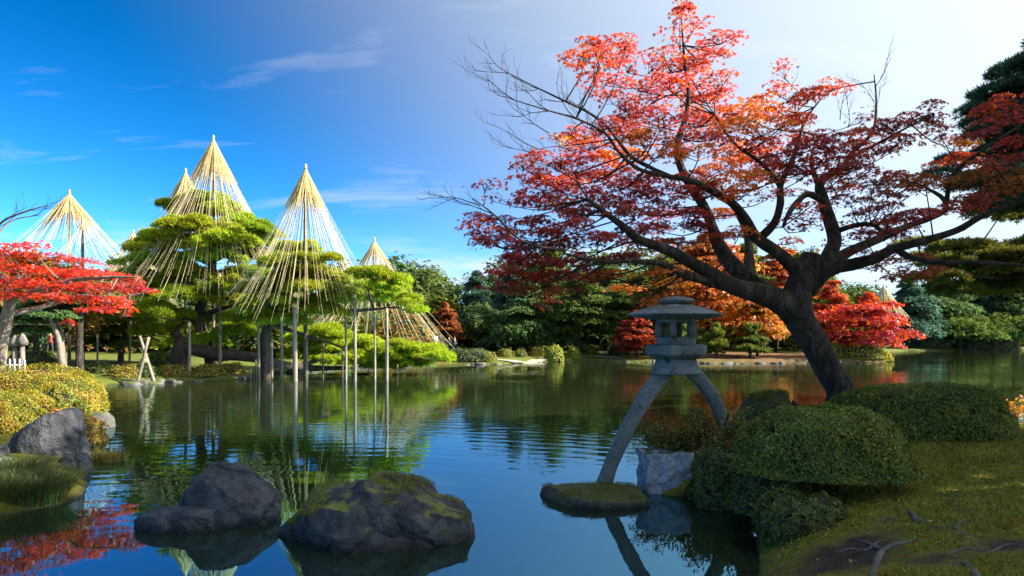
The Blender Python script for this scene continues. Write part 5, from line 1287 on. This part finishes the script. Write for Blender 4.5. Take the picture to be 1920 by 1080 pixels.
def loose_shrub(name, label, c, R, h, tint, seed, n, size, stems=26, cat='shrub', tint2=None, lean=(0, 0), mat='shrub_leaf'):
    """open shrub: arching stems with leaves along them"""
    rng = np.random.default_rng(seed); c = np.asarray(c, float)
    root = thing(name, label, cat, c)
    mb = MB(); pts, nr = [], []
    for k in range(stems):
        a = rng.uniform(0, 6.28); L = rng.uniform(.4, 1.0)
        e = c + np.array([math.cos(a) * R * L + lean[0], math.sin(a) * R * L + lean[1], h * rng.uniform(.5, 1.05)])
        s = c + np.array([math.cos(a) * R * .15, math.sin(a) * R * .15, -.1])
        mid = (s + e) / 2 + np.array([0, 0, .18 * h]) + rng.normal(size=3) * .04
        mb.add(*tube([s, mid, e], [.010, .007, .003], 4, .1))
        ln, _ = smooth_line([s, mid, e], [1, 1, 1], .03)
        m_ = int(n / stems); i = rng.integers(int(len(ln) * .3), len(ln), m_)
        pts.append(ln[i] + rng.normal(size=(m_, 3)) * .055); nr.append(np.array([0, 0, .6]) + rng.normal(size=(m_, 3)) * .7)
    mb.build('stems', M['twig'], root, True)['kind'] = 'stuff'
    pts = np.concatenate(pts); nr = np.concatenate(nr)
    T = tints(rng, len(pts), tint, .3)
    if tint2 is not None:
        w = (rng.random(len(pts)) < .35)[:, None]; T = np.where(w, tints(rng, len(pts), tint2, .25), T)
    V, F, TT = scatter(LEAF[0], LEAF[1], pts, nr, rng.uniform(.6, 1.3, len(pts)) * size, rng, T)
    tag(mk('foliage', V, F, M[mat], root, TT), kind='stuff')
loose_shrub('loose_shrub', 'loose olive shrub with arching stems hiding the lantern rear leg', (3.0, 10.0, .30), .66, .86, (.11, .125, .02), 221, 7500, .028, 56, tint2=(.14, .085, .022))
loose_shrub('loose_shrub', 'low trailing shrub over the pale stone block', (2.45, 10.3, .42), .55, .48, (.13, .145, .02), 222, 4200, .026, 40, tint2=(.12, .09, .02), lean=(-.1, 0))
loose_shrub('loose_shrub', 'dry reddish brown shrub hanging over the water right of the stone block', (2.95, 9.45, -.05), .38, .70, (.060, .035, .018), 223, 2400, .028, 24, tint2=(.045, .055, .015))
loose_shrub('young_maple', 'small orange and yellow seedling at the right edge of the bank', (10.35, 14.2, gz(10.35, 14.2)), .42, .55, (.55, .20, .02), 224, 420, .05, 12, 'plant', tint2=(.40, .34, .03), mat='maple_leaf')
loose_shrub('yellow_sprig', 'little yellow sprig beside the upright mossy stone', (4.05, 11.0, .3), .22, .42, (.38, .30, .02), 225, 160, .04, 8, 'plant')

# strappy grass at the left waterline
def grass_clump(label, c, R, h, tint, seed, n):
    rng = np.random.default_rng(seed); c = np.asarray(c, float)
    V, F, T = [], [], []
    a = rng.uniform(0, 6.28, n); r = np.sqrt(rng.uniform(0, 1, n)) * R * .75
    s = np.stack([c[0] + r * np.cos(a), c[1] + r * np.sin(a) * .8, np.full(n, c[2] - .05)], 1)
    out_ = np.stack([np.cos(a), np.sin(a), np.zeros(n)], 1) * (r / R)[:, None] + rng.normal(size=(n, 3)) * np.array([.55, .55, 0])
    L = h * rng.uniform(.6, 1.15, n)[:, None]
    side = np.stack([-np.sin(a + rng.normal(size=n)), np.cos(a), np.zeros(n)], 1) * .006
    ks = (0, .35, .7, 1.0); rows = []
    for t in ks:
        p = s + np.array([0, 0, 1.0]) * L * (t - .38 * t * t) + out_ * L * .55 * t * t
        w = side * (1.05 - t)
        rows.append(p - w); rows.append(p + w)
    V = np.stack(rows, 1).reshape(-1, 3)
    f = np.array([(0, 1, 3, 2), (2, 3, 5, 4), (4, 5, 7, 6)])
    F = (f[None] + (np.arange(n) * 8)[:, None, None]).reshape(-1, 4)
    T = np.repeat(tints(rng, n, tint, .3), 8, 0)
    o = mk('grass_clump', V, F, M['shrub_leaf'], None, T, origin=c)
    tag(o, label, 'grass clump')
grass_clump('dark fountain of long grass at the lower left water edge', (-6.62, 9.15, .06), .80, .62, (.050, .070, .016), 231, 5200)
grass_clump('second dark grass clump just behind the lower left fountain of grass', (-7.5, 10.0, .10), .80, .60, (.055, .072, .016), 233, 4200)
grass_clump('small yellowish grass tuft at the tip of the left bank rock', (-7.25, 12.3, .02), .35, .34, (.20, .16, .03), 232, 700)

# moss and short blades over the near bank
def bank_moss():
    rng = np.random.default_rng(240)
    n = 230000
    x = rng.uniform(2.0, 12, n); y = rng.uniform(4.3, 15.5, n)
    keep = (rng.uniform(0, 1, n) < np.clip(7.5 / y, 0, 1) ** 1.4) & (np.abs(x) < y * .85 + .5)
    x, y = x[keep], y[keep]
    z = ground_z(x, y); sd = lake_sd(x, y)
    p2 = np.stack([x, y, 0 * x], 1)
    w = fbm(p2 * .55, 21, 4) + fbm(p2 * 1.7, 31, 4) * .8
    dp = np.exp(-(((x - 3.9) / 1.5) ** 2 + ((y - 5.9) / 1.0) ** 2))
    k = (sd > .02) & (w * 2.2 + dp * .9 - .85 < rng.uniform(0, .5, len(x)))
    x, y, z = x[k], y[k], z[k]; m_ = len(x)
    pos = np.stack([x, y, z - .004], 1)
    t = np.where((rng.random(m_) < .5)[:, None], np.array((.11, .12, .012)), np.array((.20, .19, .014)))
    V, F, T = scatter(BLADE[0], BLADE[1], pos, np.array([0, 0, 1.0]) + rng.normal(size=(m_, 3)) * .45, rng.uniform(.5, 1.4, m_) * .028 * (1 + y * .03), rng, tints(rng, m_, t, .25))
    tag(mk('moss', V, F, M['shrub_leaf'], None, T), 'short moss and fine grass over the near bank', 'moss', None, 'stuff')
bank_moss()
def fallen():
    rng = np.random.default_rng(241); n = 1500
    x = rng.uniform(2.4, 9, n); y = rng.uniform(4.6, 14, n)
    k = lake_sd(x, y) > .05; x, y = x[k], y[k]
    pos = np.stack([x, y, ground_z(x, y) + .012], 1); m_ = len(x)
    t = np.array([(.22, .10, .05), (.30, .07, .03), (.16, .12, .08), (.35, .28, .18)])[rng.integers(0, 4, m_)]
    V, F, T = scatter(MAPLE[0], MAPLE[1], pos, np.array([0, 0, 1.0]) + rng.normal(size=(m_, 3)) * .3, rng.uniform(.02, .042, m_), rng, tints(rng, m_, t, .2))
    tag(mk('fallen_leaves', V, F, M['leaf'], None, T), 'scattered fallen maple leaves on the mossy bank', 'leaves', None, 'stuff')
fallen()

# surface roots on the bank
def root_line(label, rows, rads, seed, forks=()):
    def on(x, y):
        dd = 1.6 * FPX / (y - HZ)
        for _ in range(6):
            X = (x - 960) / FPX * dd; dd = (CAM_H - gz(X, dd)) * FPX / (y - HZ)
        X = (x - 960) / FPX * dd
        return np.array([X, dd, gz(X, dd) + .002])
    pts = [on(x, y) for x, y in rows]
    pts = [p + np.array([0, 0, -.35 * r + (.35 * r if i % 2 else -.25 * r)]) for i, (p, r) in enumerate(zip(pts, rads))]
    root_ = thing('tree_root', label, 'root', pts[0], 'bare roots on the mossy bank')
    mk('main_root', *tube(pts, rads, 9, .03, .3, seed), M['root'], root_, None, True)
    for fr, fd in forks:
        mk('side_root', *tube([on(x, y) for x, y in fr], fd, 7, .03, .3, seed + 1), M['root'], root_, None, True)
root_line('knotty bare root running to the right in the middle of the bank', [(1705, 955), (1722, 978), (1748, 985), (1785, 990), (1812, 1003), (1840, 1008)], [.014, .034, .027, .024, .018, .008], 1, [([(1790, 992), (1800, 982), (1812, 975)], [.016, .012, .006])])
root_line('pale bare root snaking down to the lower edge', [(1722, 1002), (1690, 1020), (1660, 1028), (1646, 1050), (1634, 1085), (1620, 1110)], [.009, .017, .023, .028, .030, .032], 2, [([(1650, 1030), (1625, 1018), (1605, 1012)], [.02, .014, .006])])
root_line('short curled root at the lower edge, farthest right', [(1788, 1062), (1806, 1056), (1824, 1066), (1834, 1090)], [.012, .022, .026, .03], 3)
root_line('thin grey root left of the knotty one', [(1650, 980), (1665, 972), (1680, 985), (1672, 1000)], [.006, .012, .011, .005], 4)
root_line('faint root half sunk in soil along the lower left of the bank', [(1560, 1045), (1590, 1032), (1625, 1030), (1650, 1015), (1690, 1008)], [.006, .012, .014, .011, .005], 5)
root_line('slender root crossing the moss at the far right of the bank', [(1770, 1040), (1810, 1030), (1850, 1035), (1890, 1022), (1930, 1025)], [.005, .012, .014, .012, .008], 6)

# ------------------------------------------------------------------ small things on the far banks
BALLS = [(1040, 657, 60, 17, 11, (.20, .21, .02), 'largest ball shaped shrub on the far shore, sunlit'), (1075, 661, 62, 12, 9, (.17, .19, .02), 'ball shrub just right of the largest sunlit one'), (1111, 659, 66, 11, 9, (.15, .17, .02), 'rightmost ball shrub of the far shore row'), (948, 664, 60, 15, 9, (.15, .15, .02), 'ball shrub below the strolling visitors, on their left'),
         (975, 664, 61, 12, 8, (.10, .11, .02), 'dim ball shrub below the strolling visitors, on their right'), (1008, 660, 63, 14, 9, (.26, .22, .03), 'golden shrub left of the largest ball shrub'), (1092, 655, 70, 10, 9, (.07, .09, .02), 'dark ball shrub behind the sunlit pair'), (880, 668, 59.5, 44, 15, (.045, .075, .016), 'wide dark green shrub at the waterline below the rope fan'), (840, 664, 61, 26, 10, (.05, .08, .016), 'dark shrub below the white sign'),
         (915, 670, 59, 16, 9, (.16, .16, .02), 'pale end shrub right of the wide dark one'), (1160, 655, 66, 20, 10, (.06, .08, .02), 'dark mound shrub left of the lantern neck'), (1225, 662, 64, 20, 9, (.09, .09, .02), 'brownish mound shrub behind the lantern platform'), (1610, 660, 64.8, 46, 18, (.26, .24, .02), 'broad yellow green shrub under the scarlet maple on the point'), (1560, 655, 65, 26, 14, (.14, .16, .02), 'green shrub against the leaning trunk on the point'),
         (1650, 668, 65.4, 20, 10, (.30, .26, .02), 'yellow shrub at the tip of the point'), (1745, 640, 128, 40, 9, (.05, .07, .025), 'low hedge mound on the far right shore'), (1820, 642, 130, 40, 9, (.05, .07, .025), 'second low hedge mound on the far right shore'), (1880, 641, 130, 30, 10, (.13, .12, .04), 'tawny mound near the right end of the far shore'),
         (235, 705, 34.5, 26, 9, (.16, .13, .015), 'golden mound at the bank left of the crossed trestle'), (275, 705, 35, 22, 8, (.05, .08, .015), 'green mound at the bank behind the crossed trestle'), (330, 706, 36, 34, 8, (.15, .12, .015), 'golden mound at the bank right of the crossed trestle'), (390, 703, 36.5, 30, 9, (.16, .13, .02), 'golden mound below the domed pine trunk'), (430, 690, 39, 30, 10, (.18, .13, .02), 'copper mound under the horizontal pine trunk'),
         (300, 668, 42, 24, 9, (.12, .15, .02), 'sunlit green mound behind the horizontal pine trunk'), (190, 700, 36, 30, 8, (.09, .11, .02), 'green mound at the head of the left inlet'), (60, 665, 40, 40, 9, (.06, .08, .02), 'dark mound beside the white picket fence')]
for k, (x, y, d, hw, hh, tint, lab) in enumerate(BALLS):
    if 920 < x < 1240: d = d + 6.0
    c = P(x, y, d); z0 = max(gz(c[0], c[1]), 0.0) - .05
    top = CAM_H + (HZ - (y - hh)) / FPX * d
    h = max(top - z0, .55)
    clipped_shrub('mound_shrub', lab, (c[0], c[1], z0), px(hw, d), min(px(hw, d), 1.6), h, np.array(tint) * 1.35, 260 + k, 3000 if d < 100 else 2200, .20 if d > 100 else .085 if d > 50 else .06, 'mound shrubs on the far banks', flat=.72, lump=.16, jit=.28)

def person(label, x, d, top, legs, hair, face, seed, bag=None, stride=.14):
    rng = np.random.default_rng(seed)
    X = (x - 960) / FPX * d; z = gz(X, d) + .03
    root = thing('person', label, 'person', (X, d, z), 'visitors on the far paths')
    me = bpy.data.meshes.new('body'); c, s = math.cos(face), math.sin(face)
    sk = [((0, 0, .93), .14), ((0, 0, 1.18), .135), ((0, 0, 1.40), .15), ((0, .01, 1.52), .06), ((0, .02, 1.62), .095), ((0, .02, 1.71), .07),
          ((.09, stride * .5, .88), .10), ((.09, stride, .48), .068), ((.09, stride * .9, .08), .05), ((.09, stride + .13, .03), .04),
          ((-.09, -stride * .5, .88), .10), ((-.09, -stride, .48), .068), ((-.09, -stride * 1.4, .08), .05), ((-.09, -stride * 1.4 + .14, .03), .04),
          ((.20, 0, 1.38), .07), ((.25, -.04, 1.12), .05), ((.24, .10, .92), .04), ((-.20, 0, 1.38), .07), ((-.25, .05, 1.12), .05), ((-.24, .16, .93), .04)]
    ed = [(0, 1), (1, 2), (2, 3), (3, 4), (4, 5), (0, 6), (6, 7), (7, 8), (8, 9), (0, 10), (10, 11), (11, 12), (12, 13), (2, 14), (14, 15), (15, 16), (2, 17), (17, 18), (18, 19)]
    me.from_pydata([(p[0] * c - p[1] * s, p[0] * s + p[1] * c, p[2]) for p, r in sk], ed, [])
    o = bpy.data.objects.new('body', me); col.objects.link(o); o.parent = root
    o.modifiers.new('skin', 'SKIN'); o.modifiers.new('sub', 'SUBSURF').levels = 1; o.modifiers['sub'].render_levels = 1
    for i, (p, r) in enumerate(sk): me.skin_vertices[0].data[i].radius = (r, r * .8)
    me.skin_vertices[0].data[0].use_root = True
    m_, nt_, out_ = new_mat('clothes')
    tc = nt_.nodes.new('ShaderNodeTexCoord'); sp = nt_.nodes.new('ShaderNodeSeparateXYZ'); nt_.links.new(tc.outputs['Object'], sp.inputs[0])
    zz = mth(nt_, 'DIVIDE', sp.outputs['Z'], 2.0)
    r_ = nt_.nodes.new('ShaderNodeValToRGB'); r_.color_ramp.interpolation = 'CONSTANT'; el = r_.color_ramp.elements
    el[0].position = 0; el[0].color = (.02, .02, .02, 1); el[1].position = .045; el[1].color = (*legs, 1)
    for p_, c_ in ((.44, top), (.75, (.42, .26, .18)), (.845, hair)): e = el.new(p_); e.color = (*c_, 1)
    nt_.links.new(zz, r_.inputs[0]); b_ = nt_.nodes.new('ShaderNodeBsdfPrincipled'); b_.inputs['Roughness'].default_value = .85
    nt_.links.new(r_.outputs[0], b_.inputs['Base Color']); nt_.links.new(b_.outputs[0], out_.inputs[0]); me.materials.append(m_)
HAIR = (.02, .015, .012)
person('visitor in a blue jacket walking on the far path, leftmost of the group', 934, 70, (.06, .09, .25), (.02, .02, .03), HAIR, 1.4, 1)
person('visitor in a white top in the middle of the group on the far path', 947, 71, (.6, .6, .6), (.03, .03, .04), HAIR, -1.5, 2)
person('visitor in a dark coat on the far path beside the white topped one', 966, 72, (.03, .03, .035), (.03, .03, .04), HAIR, .4, 3)
person('visitor in a pinkish jacket on the far path, rightmost of the group', 984, 73, (.35, .2, .2), (.03, .035, .05), HAIR, 2.2, 4)
person('visitor in dark clothes beside the white sign', 842, 69, (.04, .03, .05), (.02, .02, .025), HAIR, 0.2, 5)
person('visitor in a grey jacket at the foot of the rope fan', 853, 70, (.22, .22, .24), (.03, .03, .05), HAIR, 1.8, 6)
person('visitor in blue on the far right shore, nearest the scarlet maple', 1712, 132, (.04, .08, .30), (.02, .02, .04), HAIR, 1.2, 7)
person('visitor in dark blue on the far right shore, second from the scarlet maple', 1738, 133, (.03, .05, .20), (.02, .02, .03), HAIR, 0.5, 8)
person('visitor in pale grey on the far right shore', 1790, 134, (.45, .45, .48), (.03, .03, .05), HAIR, -1.0, 9)
person('visitor in bright blue near the right end of the far shore', 1895, 134, (.05, .12, .40), (.02, .02, .04), HAIR, 1.5, 10)
person('visitor in a turquoise jacket on the left lawn behind the pine trunk', 226, 56, (.05, .35, .45), (.03, .03, .04), HAIR, .8, 11)
person('visitor in a red jacket on the left lawn beyond the leaning trunks', 94, 52, (.35, .05, .04), (.03, .03, .04), HAIR, -.6, 12)

d = 66.0
b0 = stand(815, d)
root = thing('sign_board', 'small white sign board on a post at the foot of the rope fan', 'sign', b0)
mk('post', *box(b0[0], b0[1], b0[2] + .7, .12, .12, 1.5), M['pole'], root)
mk('board', *box(b0[0], b0[1] - .1, b0[2] + 1.55, .62, .06, .62), M['white_paint'], root)

d = 28.0
fx0, fx1 = -21.8, -20.0
z0 = gz(-21, d) + .15
root = thing('picket_fence', 'short white picket fence at the left edge behind the golden shrub', 'fence', (fx0, d, z0))
for k in range(10):
    x = fx0 + (fx1 - fx0) * k / 9; zz = z0 + .02
    V, F = box(x, d, zz + .36, .08, .03, .72); V[4:6, 0] = V[4:6, 0]; V = np.concatenate([V, [[x, d - .015, zz + .80], [x, d + .015, zz + .80]]])
    F = np.concatenate([F, [[4, 5, 8, 8], [6, 7, 9, 9], [5, 6, 9, 8], [7, 4, 8, 9]]])
    mk('picket', V, np.concatenate([F[:, [0, 1, 2]], F[F[:, 2] != F[:, 3]][:, [0, 2, 3]]]), M['white_paint'], root)
for zz in (.22, .55): mk('rail', *box((fx0 + fx1) / 2, d + .035, z0 + zz, fx1 - fx0 + .1, .03, .07), M['white_paint'], root)
for k, (x, lab) in enumerate(((28, 'weathered stone post at the left lawn, left of the pair'), (42, 'weathered stone post at the left lawn, right of the pair'))):
    d = 31.5; b0 = stand(x, d)
    root = thing('stone_post', lab, 'post', b0, 'stone posts on the left lawn')
    h = top_h(b0, 628 - k * 4)
    mk('shaft', *loft(b0[0], b0[1], [(.01, b0[2] - .1), (.13, b0[2] - .1), (.10, b0[2] + h * .7), (.01, b0[2] + h * .7)], 8), M['bark_pale'], root)
    mk('capstone', *loft(b0[0], b0[1], [(.01, b0[2] + h * .7), (.22, b0[2] + h * .72), (.24, b0[2] + h * .8), (.10, b0[2] + h * .95), (.01, b0[2] + h)], 8), M['shore_rock'], root)
